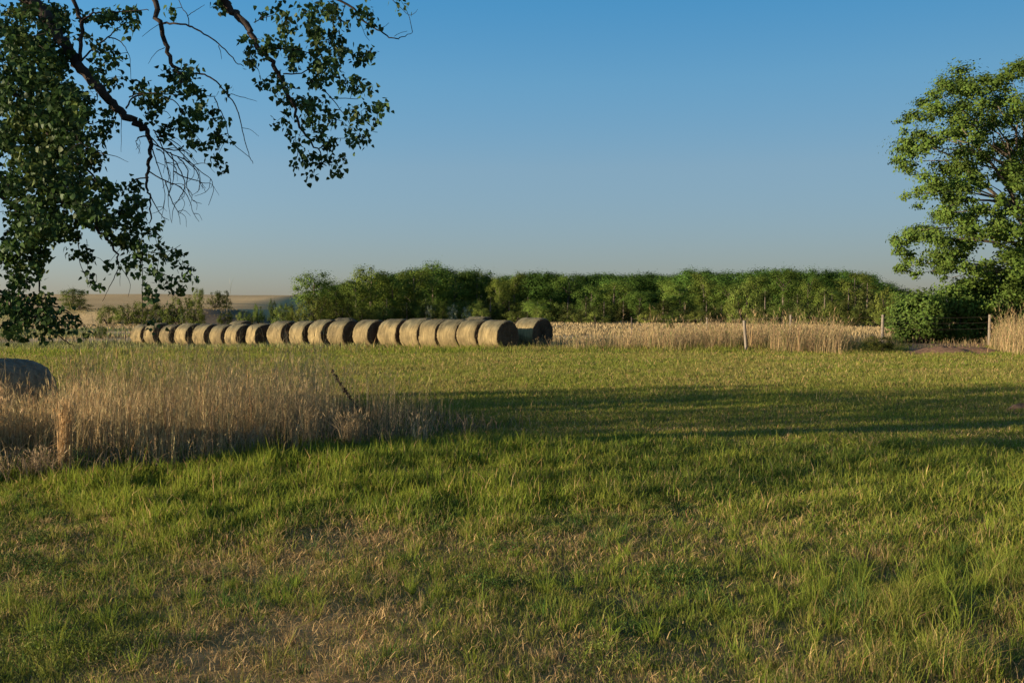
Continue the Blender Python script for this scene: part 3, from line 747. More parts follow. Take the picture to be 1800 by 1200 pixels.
def place_tree(kind, px, Yd, top, hw, label, group=None, v=None, z0=None):
    v = random.randrange(len(LIB[kind])) if v is None else v
    tr, (V, Q, C) = LIB[kind][v]
    p = at(px, top, Yd); zb = gz(p.x, p.y) if z0 is None else z0
    H = max(.3, p.z - zb); wid = hw * Yd / FPX
    ref = {'cottonwood': .36, 'cedar': .30, 'olive': .40, 'shrub': .68}[kind]
    root = empty(NAME[kind][0], (p.x, p.y, zb), random.random() * 6.283); root.scale = (wid / ref, wid / ref, H)
    if (kind, v) not in MESH:
        a_ = tr.build('trunk', M_bark2 if kind != 'shrub' else M_bark, root); b_ = mk('crown', V, [Q], M_fol, root, C); MESH[(kind, v)] = (a_.data, b_.data)
    else:
        for nm, me in zip(('trunk', 'crown'), MESH[(kind, v)]):
            c = bpy.data.objects.new(nm, me); COL.objects.link(c); c.parent = root
    tag(root, label, NAME[kind][1], group)
    return root
def where(px):
    """plain words for where along the wood something stands"""
    if px < 925:
        q = min(range(N_), key=lambda k: abs(bale_px[k] - px)); rank = N_ - 1 - q
        dx = px - bale_px[q]; s_ = 'straight behind' if abs(dx) < 7 else ('just left behind' if dx < 0 else 'just right behind')
        nm = 'the nearest front hay bale' if rank == 0 else f'the {ORD[rank]} front hay bale from the right'
        return f'{s_} {nm}'
    pp = [(985, 'the right end of the back row bale'), (1110, 'the thin steel fence post'), (1243, 'the short far fence post'), (1308, 'the leaning fence post'), (1390, 'the post right of the leaning one'), (1552, 'the post by the green bush'), (1740, 'the post under the big cottonwood')]
    q = min(pp, key=lambda k: abs(k[0] - px)); dx = px - q[0]
    s_ = 'straight behind' if abs(dx) < 10 else (('just left of' if dx > -30 else 'well left of') if dx < 0 else ('just right of' if dx < 30 else ('well right of' if dx < 60 else 'far right of')))
    return f'{s_} {q[1]}'
def lab(desc, px):
    for pre in ('', 'lower ', 'smaller ', 'darker ', 'thinner ', 'slighter '):
        l = f'{pre}{desc} {where(px)}'
        if l not in USED: USED.add(l); return l
    return l
random.seed(21)
CW = [(552, 195, 483, 34), (590, 203, 500, 26), (625, 215, 489, 30), (652, 222, 475, 30), (690, 226, 478, 30), (728, 229, 470, 30), (760, 236, 465, 28), (800, 236, 471, 32), (838, 238, 469, 28), (878, 226, 485, 22), (905, 233, 474, 28),
      (945, 226, 503, 24), (1000, 240, 475, 32), (1040, 243, 478, 28), (1080, 240, 476, 30), (1125, 240, 475, 28), (1170, 233, 488, 24), (1195, 241, 473, 26), (1237, 239, 465, 26), (1282, 241, 471, 28), (1330, 231, 484, 28),
      (1378, 188, 469, 36), (1421, 236, 469, 30), (1462, 228, 474, 28), (1503, 226, 475, 28), (1542, 222, 486, 26), (1576, 219, 503, 24)]
for q, (px, Yd, top, hw) in enumerate(CW):
    if 930 < px < 1545 and Yd > 200: top += (4, 20, 10, 27)[q % 4]; Yd -= (0, 25, 10, 30)[q % 4]
    place_tree('cottonwood', px, Yd, top + random.uniform(-8, 9), hw * random.uniform(.9, 1.35), lab('tall cottonwood' if top < 481 else 'mid sized cottonwood', px), 'cottonwoods along the edge of the wood')
CD = [(612, 206, 530, 15), (680, 210, 522, 17), (715, 208, 530, 15), (748, 206, 522, 18), (862, 206, 520, 20), (895, 206, 527, 18), (928, 200, 520, 20), (968, 198, 523, 18), (998, 195, 530, 18), (1030, 190, 521, 19), (1062, 186, 528, 20), (1096, 190, 526, 18), (1124, 188, 533, 18),
      (1166, 186, 524, 23), (1203, 190, 529, 21), (1242, 186, 527, 21), (1268, 190, 534, 17), (1345, 163, 508, 24), (1402, 162, 514, 22), (1450, 156, 506, 26), (1525, 151, 494, 30), (1492, 152, 503, 26)]
for px, Yd, top, hw in CD:
    place_tree('cedar', px, Yd, top, hw * 1.1, lab('dark olive green cedar', px), 'cedars in front of the wood')
for px, Yd, top, hw in [(795, 204, 531, 11), (820, 204, 536, 11), (757, 204, 533, 9)]:
    place_tree('olive', px, Yd, top, hw, lab('pale silvery shrub', px), 'silvery shrubs in front of the wood')
SH = [(555, 188, 520, 34), (600, 192, 530, 24), (638, 190, 540, 22), (672, 196, 538, 22), (770, 196, 542, 20), (845, 196, 541, 20), (905, 194, 546, 22), (955, 190, 541, 22), (1012, 182, 545, 20), (1050, 180, 547, 24), (1145, 178, 543, 26), (1185, 178, 546, 24),
      (1225, 178, 546, 24), (1312, 166, 497, 32), (1292, 170, 522, 20), (1370, 158, 535, 24), (1418, 157, 536, 24), (1470, 150, 528, 26), (1560, 148, 503, 24), (1545, 147, 535, 24), (1330, 158, 540, 22), (1500, 148, 545, 22)]
for px, Yd, top, hw in SH:
    place_tree('shrub', px, Yd, top, hw * 1.1, lab('round green leafy shrub', px), 'leafy shrubs at the foot of the wood')
# hillside
place_tree('cottonwood', 128, 290, 507, 24, 'feathery yellow green tree standing alone before the brown hill', None, 2)
place_tree('shrub', 350, 330, 506, 12, 'small round bush on the skyline of the brown hill')
place_tree('cedar', 398, 300, 507, 11, 'pointed dark cedar beside the broad cedar on the hillside')
place_tree('shrub', 380, 296, 511, 19, 'broad dark bush below the skyline on the hillside')
place_tree('shrub', 352, 292, 527, 8, 'little dark bush left below the broad hillside bush')
place_tree('shrub', 330, 300, 524, 7, 'tiny dark bush on the hillside above the shrub row')
place_tree('shrub', 495, 192, 534, 22, 'dark brownish shrub beside the eroded bank')
place_tree('shrub', 520, 190, 542, 14, 'low dark shrub between the brownish shrub and the wood')
place_tree('shrub', 478, 215, 524, 10, 'thin grey green shrub above the eroded bank')
for px, Yd, top, hw, l in [(225, 199, 532, 20, 'leftmost green bush of the row below the brown hill'), (258, 198, 530, 22, 'dark green bush second in the row below the hill'), (290, 198, 531, 20, 'green bush in the middle of the row below the hill'), (320, 196, 521, 24, 'tallest pale green bush of the row below the hill'), (345, 194, 540, 18, 'low bush at the foot of the eroded bank'),
                          (395, 193, 546, 16, 'flat green bush under the eroded bank'), (430, 192, 547, 18, 'flat green bush right of the bank foot'), (455, 207, 533, 12, 'small grey green bush on the shaded slope of the bank'), (508, 207, 531, 13, 'dark bush where the shaded bank meets the wood'), (135, 215, 533, 20, 'dark bush below the lone yellow green tree'), (190, 205, 538, 16, 'low dark bush left of the row below the hill')]:
    place_tree('shrub', px, Yd, top - (2 if px < 335 else 0), hw * (1.4 if px < 335 else 1.0), l, 'bushes in a row below the brown hill')
place_tree('shrub', 176, 96, 572, 13, 'small olive bush alone in the straw field by the steel post')
place_tree('shrub', 1540, 48.5, 588, 34, 'dark green bush growing before the fence beside bare earth')
place_tree('shrub', 1178, 120, 556, 8, 'tiny green sapling in the straw field')

# the wood behind, one mass
random.seed(33); mV = []; mQ = []; mC = []; o_ = 0
for k in range(110):
    px = random.uniform(600, 1600); Yd = random.uniform(275, 370)
    top = np.interp(px, [590, 650, 760, 840, 900, 1000, 1100, 1200, 1237, 1300, 1420, 1500, 1545, 1580, 1610], [500, 480, 468, 472, 478, 478, 478, 474, 468, 473, 470, 477, 488, 500, 516]) + random.uniform(-1, 15)
    V, Q, C = LIB['cottonwood'][k % 6][1]; p = at(px, top, Yd); zb = gz(p.x, p.y); H = p.z - zb; th = random.random() * 6.28
    Rm = np.array([[math.cos(th), -math.sin(th), 0], [math.sin(th), math.cos(th), 0], [0, 0, 1]])
    s_ = random.uniform(30, 52) * Yd / FPX / .36
    mV.append((V @ Rm.T) * np.array([s_, s_, H]) + np.array([p.x, p.y, zb])); mQ.append(Q + o_); mC.append(C * random.uniform(.34, .85) * np.array([.85, 1, 1.0])); o_ += len(V)
for k in range(170):
    px = random.uniform(545, 1600); Yd = random.uniform(208, 250); V, Q, C = LIB['shrub'][k % 4][1]
    p = at(px, random.uniform(525, 545), Yd); zb = gz(p.x, p.y); s_ = random.uniform(16, 26) * Yd / FPX / .68; th = random.random() * 6.28
    Rm = np.array([[math.cos(th), -math.sin(th), 0], [math.sin(th), math.cos(th), 0], [0, 0, 1]])
    mV.append((V @ Rm.T) * np.array([s_, s_, p.z - zb]) + np.array([p.x, p.y, zb])); mQ.append(Q + o_); mC.append(C * random.uniform(.6, .9)); o_ += len(V)
tag(mk('woodland', np.concatenate(mV), [np.concatenate(mQ)], M_fol, None, np.concatenate(mC)), 'dense dark green wood filling the skyline behind the field', 'wood', None, 'stuff')

# ------------------------------------------------------------------ big cottonwood at the right
random.seed(44)
YR = 62.0
base = at(1830, 600, YR); base.z = gz(base.x, base.y)
troot = tag(empty('cottonwood_tree', base), 'big leafy cottonwood towering over the fence at the right edge', 'tree')
def RP(px, py, dy=0): return at(px, py, YR + dy) - base
vis = [(1792, 128, 34), (1760, 150, 34), (1700, 148, 38), (1664, 160, 26), (1640, 190, 34), (1604, 212, 26), (1590, 250, 20), (1588, 292, 24), (1622, 262, 42), (1690, 205, 46), (1745, 200, 50), (1790, 190, 40), (1690, 262, 44), (1640, 318, 40), (1612, 345, 22), (1740, 262, 40), (1790, 262, 40), (1680, 330, 36),
       (1720, 315, 24), (1660, 372, 36), (1700, 395, 34), (1640, 408, 34), (1606, 412, 32), (1582, 425, 22), (1600, 448, 30), (1576, 470, 12), (1650, 442, 34), (1690, 432, 30), (1720, 378, 24), (1745, 410, 26), (1780, 400, 34), (1770, 445, 30), (1795, 470, 34), (1610, 482, 10), (1780, 330, 22), (1760, 350, 16), (1740, 470, 22), (1800, 310, 26), (1655, 480, 14), (1700, 468, 30), (1742, 500, 38), (1785, 505, 36), (1695, 500, 24), (1765, 540, 40), (1722, 540, 34), (1792, 350, 30), (1750, 380, 24), (1665, 460, 24), (1800, 430, 34), (1770, 300, 28)]
cl = []
for px, py, r in vis:
    for k in range(9):
        q = RP(px + random.gauss(0, r * .42), py + random.gauss(0, r * .38), random.uniform(-4.5, 4.5)); rr = r * YR / FPX * random.uniform(.32, .68)
        cl.append((tuple(q), (rr * random.uniform(.8, 1.5), rr * 1.1, rr * random.uniform(.55, .9)), random.uniform(.75, 1.25)))
for k in range(70):                       # the half beyond the frame
    q = RP(random.uniform(1830, 2080), random.uniform(130, 470), random.uniform(-6, 6)); rr = random.uniform(.7, 1.5)
    cl.append((tuple(q), (rr, rr, rr * .8), random.uniform(.75, 1.25)))
V, Q, C = crown_cards(cl, 560, .165, (.078, .122, .021), .3, .1)
mk('crown', V, [Q], M_fol2, troot, C)
tr = MB()
tr.tube([(0, 0, -.2), (.1, 0, 2), (.0, .1, 4.5), (-.5, .1, 7), (-.9, 0, 10), (-1.2, 0, 13)], [.55, .46, .40, .3, .2, .06], 12)
hubs = [Vector((0, 0, 3.5)), Vector((-.2, .1, 5.5)), Vector((-.6, .1, 7.5)), Vector((-.9, 0, 10))]
for px0, py0, px1, py1, r in [(1820, 420, 1700, 300, .17), (1822, 440, 1740, 390, .15), (1700, 300, 1640, 260, .08), (1815, 400, 1690, 225, .13), (1820, 450, 1620, 420, .12), (1815, 330, 1750, 180, .12), (1760, 355, 1660, 365, .08), (1810, 370, 1770, 250, .1)]:
    a_, b_ = RP(px0, py0, random.uniform(-.5, .5)), RP(px1, py1, random.uniform(-3.5, -.5)); tr.tube(branch_pts(a_, b_, 6, .05, .06), [r, r * .9, r * .75, r * .6, r * .45, r * .2], 7)
for c, r, t_ in cl[::9]:
    c = Vector(c); hb = min(hubs, key=lambda h_: (h_ - c).length + abs(h_.z + 1.5 - c.z)); tr.tube(branch_pts(hb, c, 6, .06, .08), [.08, .065, .05, .038, .025, .008], 5)
tr.build('trunk', M_bark2, troot, True)
# thicket of shrubs under it
def thicket(px0, px1, y0, y1, Yd, name, label, cnt, r0, leaf=.16, basec=(.080, .126, .023), per=420):
    pb = at((px0 + px1) / 2, 600, Yd); pb.z = gz(pb.x, pb.y); root = tag(empty(name, pb), label, 'shrub', 'green shrubs under the big cottonwood'); cl = []; tr = MB()
    for k in range(cnt):
        px = random.uniform(px0, px1); fx = (px - (px0 + px1) / 2) / ((px1 - px0) / 2)
        yt = y0 + (y1 - y0) * .75 * fx * fx; py = yt + (604 - yt) * random.random() ** 1.1
        q = at(px, py, Yd + random.uniform(-1.4, 1.4)) - pb; r = r0 * random.uniform(.7, 1.2); q.z = max(q.z, .2)
        cl.append((tuple(q), (r, r, r * .85), random.uniform(.7, 1.3)))
        if k % 3 == 0: tr.tube(branch_pts((q.x * .3, q.y * .3, -.05), q, 4), [.05, .04, .03, .01], 5)
    V, Q, C = crown_cards(cl, per, leaf, basec, .3, .1); mk('crown', V, [Q], M_fol2, root, C); tr.build('stems', M_bark, root, True)
    return root
thicket(1572, 1660, 520, 560, 58, 'green_shrub', 'leafy green shrub leaning out at the left foot of the big cottonwood', 60, .75)
thicket(1640, 1730, 500, 545, 60, 'green_shrub', 'dense green shrub between the left shrub and the fence post', 70, .8)
thicket(1705, 1810, 478, 530, 60.5, 'green_shrub', 'tall green shrub behind the fence post under the big cottonwood', 90, .85)
thicket(1800, 1930, 480, 540, 60, 'green_shrub', 'green shrub at the right foot of the big cottonwood', 60, .85)

# ------------------------------------------------------------------ near cottonwood at the left
random.seed(55)
Y0 = 10.6
tb = Vector((-9.2, 11.6, 0)); tb.z = gz(tb.x, tb.y)
nroot = tag(empty('cottonwood_tree', tb), 'near cottonwood whose dark leafy boughs hang into the sky at left', 'tree')
nodes = []                                  # (position, radius) for growing twigs from
wood = MB(); fine = MB()
def limb(pts, r0, r1, keep=True, k=7, sub=4):
    P3 = [at(p[0], p[1], p[2] if len(p) > 2 else Y0) if not isinstance(p, Vector) else p for p in pts]
    out = []
    for q in range(len(P3) - 1):            # catmull-rom for smooth crooked limbs
        a_, b_, c_, d_ = P3[max(q - 1, 0)], P3[q], P3[q + 1], P3[min(q + 2, len(P3) - 1)]
        for t_ in np.linspace(0, 1, sub, endpoint=False):
            out.append(.5 * ((2 * b_) + (c_ - a_) * t_ + (2 * a_ - 5 * b_ + 4 * c_ - d_) * t_ ** 2 + (3 * b_ - a_ - 3 * c_ + d_) * t_ ** 3))
    out.append(P3[-1]); n = len(out)
    rr = [(r0 + (r1 - r0) * q / (n - 1)) * random.uniform(.93, 1.07) for q in range(n)]
    jit = min(.012, r0 * .35)
    out = [o + Vector((random.gauss(0, jit), random.gauss(0, jit), random.gauss(0, jit))) for o in out]
    (wood if r0 > .009 else fine).tube([o - tb for o in out], rr, k if r0 > .009 else 4)
    if keep:
        for o, r in zip(out, rr): nodes.append((o, r))
    return out
px2m = Y0 / FPX
# trunk and the boughs that leave it beyond the frame
wood.tube([(0, 0, -.2), (.05, 0, 1.2), (.1, 0, 2.6), (.3, -.1, 4.2), (.5, -.1, 6), (.8, 0, 8.5)], [.52, .44, .40, .34, .24, .08], 14)
tv = lambda z: tb + Vector((.15, -.05, z))
limb([tv(4.4), (-260, -60, 11), (-100, -60, 10.8), (30, -12), (75, 20), (92, 48), (118, 84), (140, 115), (163, 143), (188, 172), (210, 195), (235, 213), (257, 226)], .078, .036, True, 10)
limb([(257, 226), (265, 250), (263, 270), (261, 290), (258, 312), (260, 335), (263, 358), (266, 392)], .026, .006)
limb([(127, -40), (130, 0), (143, 35), (142, 70), (140, 112)], .022, .020)
limb([(144, 37), (160, 26), (178, 22), (205, 20), (235, 20), (263, 17)], .012, .004)
limb([(142, 108), (165, 85), (190, 66), (205, 52), (220, 42)], .011, .004)
limb([(191, 66), (206, 70), (220, 84), (228, 104), (230, 140)], .007, .003)
limb([(88, 40), (100, 62), (118, 84), (126, 95)], .014, .008)
limb([tv(6.2), (-150, -200, 11), (120, -170, 10.9), (255, -60, 10.8), (268, -8, 10.7), (282, 42, 10.7), (293, 85, 10.7), (302, 110, 10.7), (312, 130, 10.7), (322, 150, 10.7)], .040, .016)
limb([(312, 130, 10.7), (335, 130), (355, 130), (375, 140), (395, 160), (412, 182), (421, 205), (428, 238), (437, 268), (444, 288)], .011, .003)
limb([(283, 42, 10.7), (305, 40), (332, 46), (352, 56), (378, 72), (400, 92), (415, 110), (428, 116)], .012, .004)
limb([(332, 46), (330, 28), (320, 14), (312, -6)], .006, .004)
limb([(330, 28), (345, 18), (360, 9)], .004, .002, False)
limb([(377, 172), (386, 192), (397, 215), (400, 232), (408, 250), (424, 265), (440, 278)], .007, .003)
limb([(405, 165), (430, 172), (452, 178)], .004, .002, False)
limb([(425, 225), (440, 228), (455, 240)], .003, .002, False)
limb([(384, 80), (388, 94), (390, 105)], .005, .002, False)
limb([(282, 42), (268, 50), (250, 65)], .004, .002, False)
limb([(290, 84), (275, 92), (260, 112)], .004, .002, False)
limb([tv(7), (60, -330, 11.3), (300, -150, 11.2), (378, -30, 11), (398, 6, 11), (415, 25, 11), (432, 42, 11), (446, 66, 11), (454, 90, 11), (470, 98, 11), (484, 118, 11), (498, 148, 11), (515, 182, 11), (525, 215, 11), (545, 245, 11), (560, 268, 11), (578, 290, 11)], .055, .005)
limb([(446, 40, 11), (462, 32, 11), (485, 26, 11)], .006, .003)
limb([(470, 88, 11), (505, 86, 11), (540, 92, 11), (560, 100, 11)], .010, .004)
limb([(498, 130, 11), (530, 128, 11), (550, 118, 11), (575, 120, 11)], .008, .004)
limb([(545, 140, 11), (575, 165, 11), (598, 192, 11), (614, 216, 11), (618, 228, 11)], .007, .003)
limb([(582, 174, 11), (600, 173, 11), (630, 174, 11)], .005, .003)
limb([(480, -40, 11.2), (560, -14, 11.2), (604, 5, 11.2), (625, 18, 11.2), (642, 40, 11.2), (664, 52, 11.2), (684, 66, 11.2), (700, 68, 11.2), (712, 63, 11.2), (724, 57, 11.2)], .016, .003)
limb([(606, 8, 11.2), (600, 30, 11.2), (586, 52, 11.2)], .006, .003)
limb([(693, 64, 11.2), (704, 58, 11.2), (716, 55, 11.2)], .003, .002, False)
limb([(664, 50, 11.2), (676, 47, 11.2), (684, 40, 11.2)], .003, .002, False)
limb([(620, 20, 11.2), (635, 45, 11.2), (642, 62, 11.2), (650, 72, 11.2)], .004, .002, False)
limb([(680, -10, 11.2), (700, 10, 11.2), (718, 26, 11.2), (728, 24, 11.2), (734, 17, 11.2)], .004, .002, False)
limb([(222, 192), (230, 175), (250, 166), (275, 165), (298, 174), (315, 186), (330, 214)], .010, .004)
limb([(226, 172), (240, 165), (265, 164), (300, 166), (340, 168), (378, 170)], .008, .004)
limb([(268, 205), (278, 198), (292, 196), (300, 206)], .005, .003, False)
limb([(213, 200), (213, 230), (213, 268)], .005, .002, False); limb([(203, 200), (196, 220), (186, 240), (176, 255)], .006, .003)
limb([(145, 262), (170, 268), (204, 275), (225, 285)], .006, .002, False)
# dead drooping twigs under the elbow
DT = [[(265, 240), (285, 262), (312, 275), (340, 290), (352, 310), (348, 338)], [(272, 232), (285, 258), (293, 290), (300, 325), (295, 350), (302, 392)], [(262, 250), (290, 262), (318, 265), (335, 272), (348, 290)],
      [(268, 262), (275, 285), (285, 315), (290, 350), (284, 385)], [(290, 265), (315, 295), (325, 325), (318, 345), (305, 365), (302, 390)], [(312, 275), (330, 300), (328, 330), (340, 352), (354, 358)], [(260, 300), (290, 318), (312, 326), (330, 345), (340, 375), (350, 390)],
      [(262, 312), (240, 315), (222, 328), (212, 346)], [(263, 340), (275, 365), (285, 380), (297, 387)], [(268, 228), (300, 250), (325, 275), (348, 298), (370, 315), (375, 335), (366, 362)], [(280, 240), (300, 245), (322, 262), (342, 286)], [(275, 262), (286, 268), (290, 285), (288, 305)],
      [(258, 240), (243, 242), (240, 252), (247, 270)], [(300, 268), (306, 290), (303, 320), (296, 345)], [(322, 278), (345, 300), (352, 322), (362, 338)], [(290, 318), (300, 350), (312, 372), (318, 395)], [(305, 300), (325, 312), (350, 318), (362, 332)]]
for pts in DT:
    dY = random.uniform(-.06, .06); pts = [(p[0], p[1], Y0 + dY * q) for q, p in enumerate(pts)]
    limb(pts, .0085, .0025, False, 5)
    for k in range(2):
        i_ = random.randrange(1, len(pts) - 1); x_, y_ = pts[i_][:2]; a1 = random.uniform(-.4, 2.0); l1 = random.uniform(15, 42)
        limb([pts[i_], (x_ + math.cos(a1) * l1 * .5, y_ + math.sin(a1) * l1 * .5, pts[i_][2]), (x_ + math.cos(a1 + .5) * l1, y_ + math.sin(a1 + .5) * l1, pts[i_][2])], .004, .0018, False, 4)
# lower boughs
limb([tv(3.0), (-330, 330, 10.8), (-160, 290, 10.6), (-40, 300, 10.6), (60, 325), (120, 358), (160, 395), (190, 420), (204, 445), (210, 468)], .045, .006)
limb([(210, 468), (200, 490), (190, 510), (180, 530)], .006, .002, False); limb([(211, 465), (222, 485), (229, 500), (225, 522)], .006, .002, False); limb([(210, 468), (211, 485), (211, 503)], .004, .002, False)
limb([(135, 385), (137, 420), (141, 462), (152, 488), (168, 512)], .008, .003); limb([(152, 420), (154, 455), (154, 505)], .004, .002, False)
limb([(225, 400), (248, 425), (250, 470), (250, 520), (252, 560), (256, 590)], .007, .003)
limb([(250, 440), (275, 445), (300, 440), (318, 430)], .006, .002); limb([(252, 470), (280, 480), (310, 488), (338, 484)], .006, .002); limb([(285, 480), (300, 510), (305, 532)], .004, .002, False)
limb([(-40, 300, 10.6), (20, 360), (50, 420), (64, 470), (70, 520)], .03, .006)
limb([tv(2.2), (-300, 470, 10.6), (-120, 470, 10.4), (-20, 500, 10.4), (50, 545, 10.4), (85, 580, 10.4), (110, 596, 10.4), (132, 611, 10.4)], .028, .003)
limb([(30, 535, 10.4), (80, 535, 10.4), (120, 548, 10.4), (148, 574, 10.4)], .010, .003); limb([(40, 575, 10.4), (34, 595, 10.4), (28, 608, 10.4)], .003, .002, False); limb([(15, 575, 10.4), (20, 600, 10.4), (28, 609, 10.4)], .003, .002, False)
limb([tv(3.6), (-250, 130, 11), (-100, 120, 10.8), (0, 150, 10.8), (60, 200, 10.7), (100, 260, 10.7), (150, 300, 10.7), (190, 330, 10.7)], .045, .006)
limb([tv(5), (-200, -60, 11.2), (-60, 20, 11), (30, 60, 11), (80, 110, 11)], .06, .01)

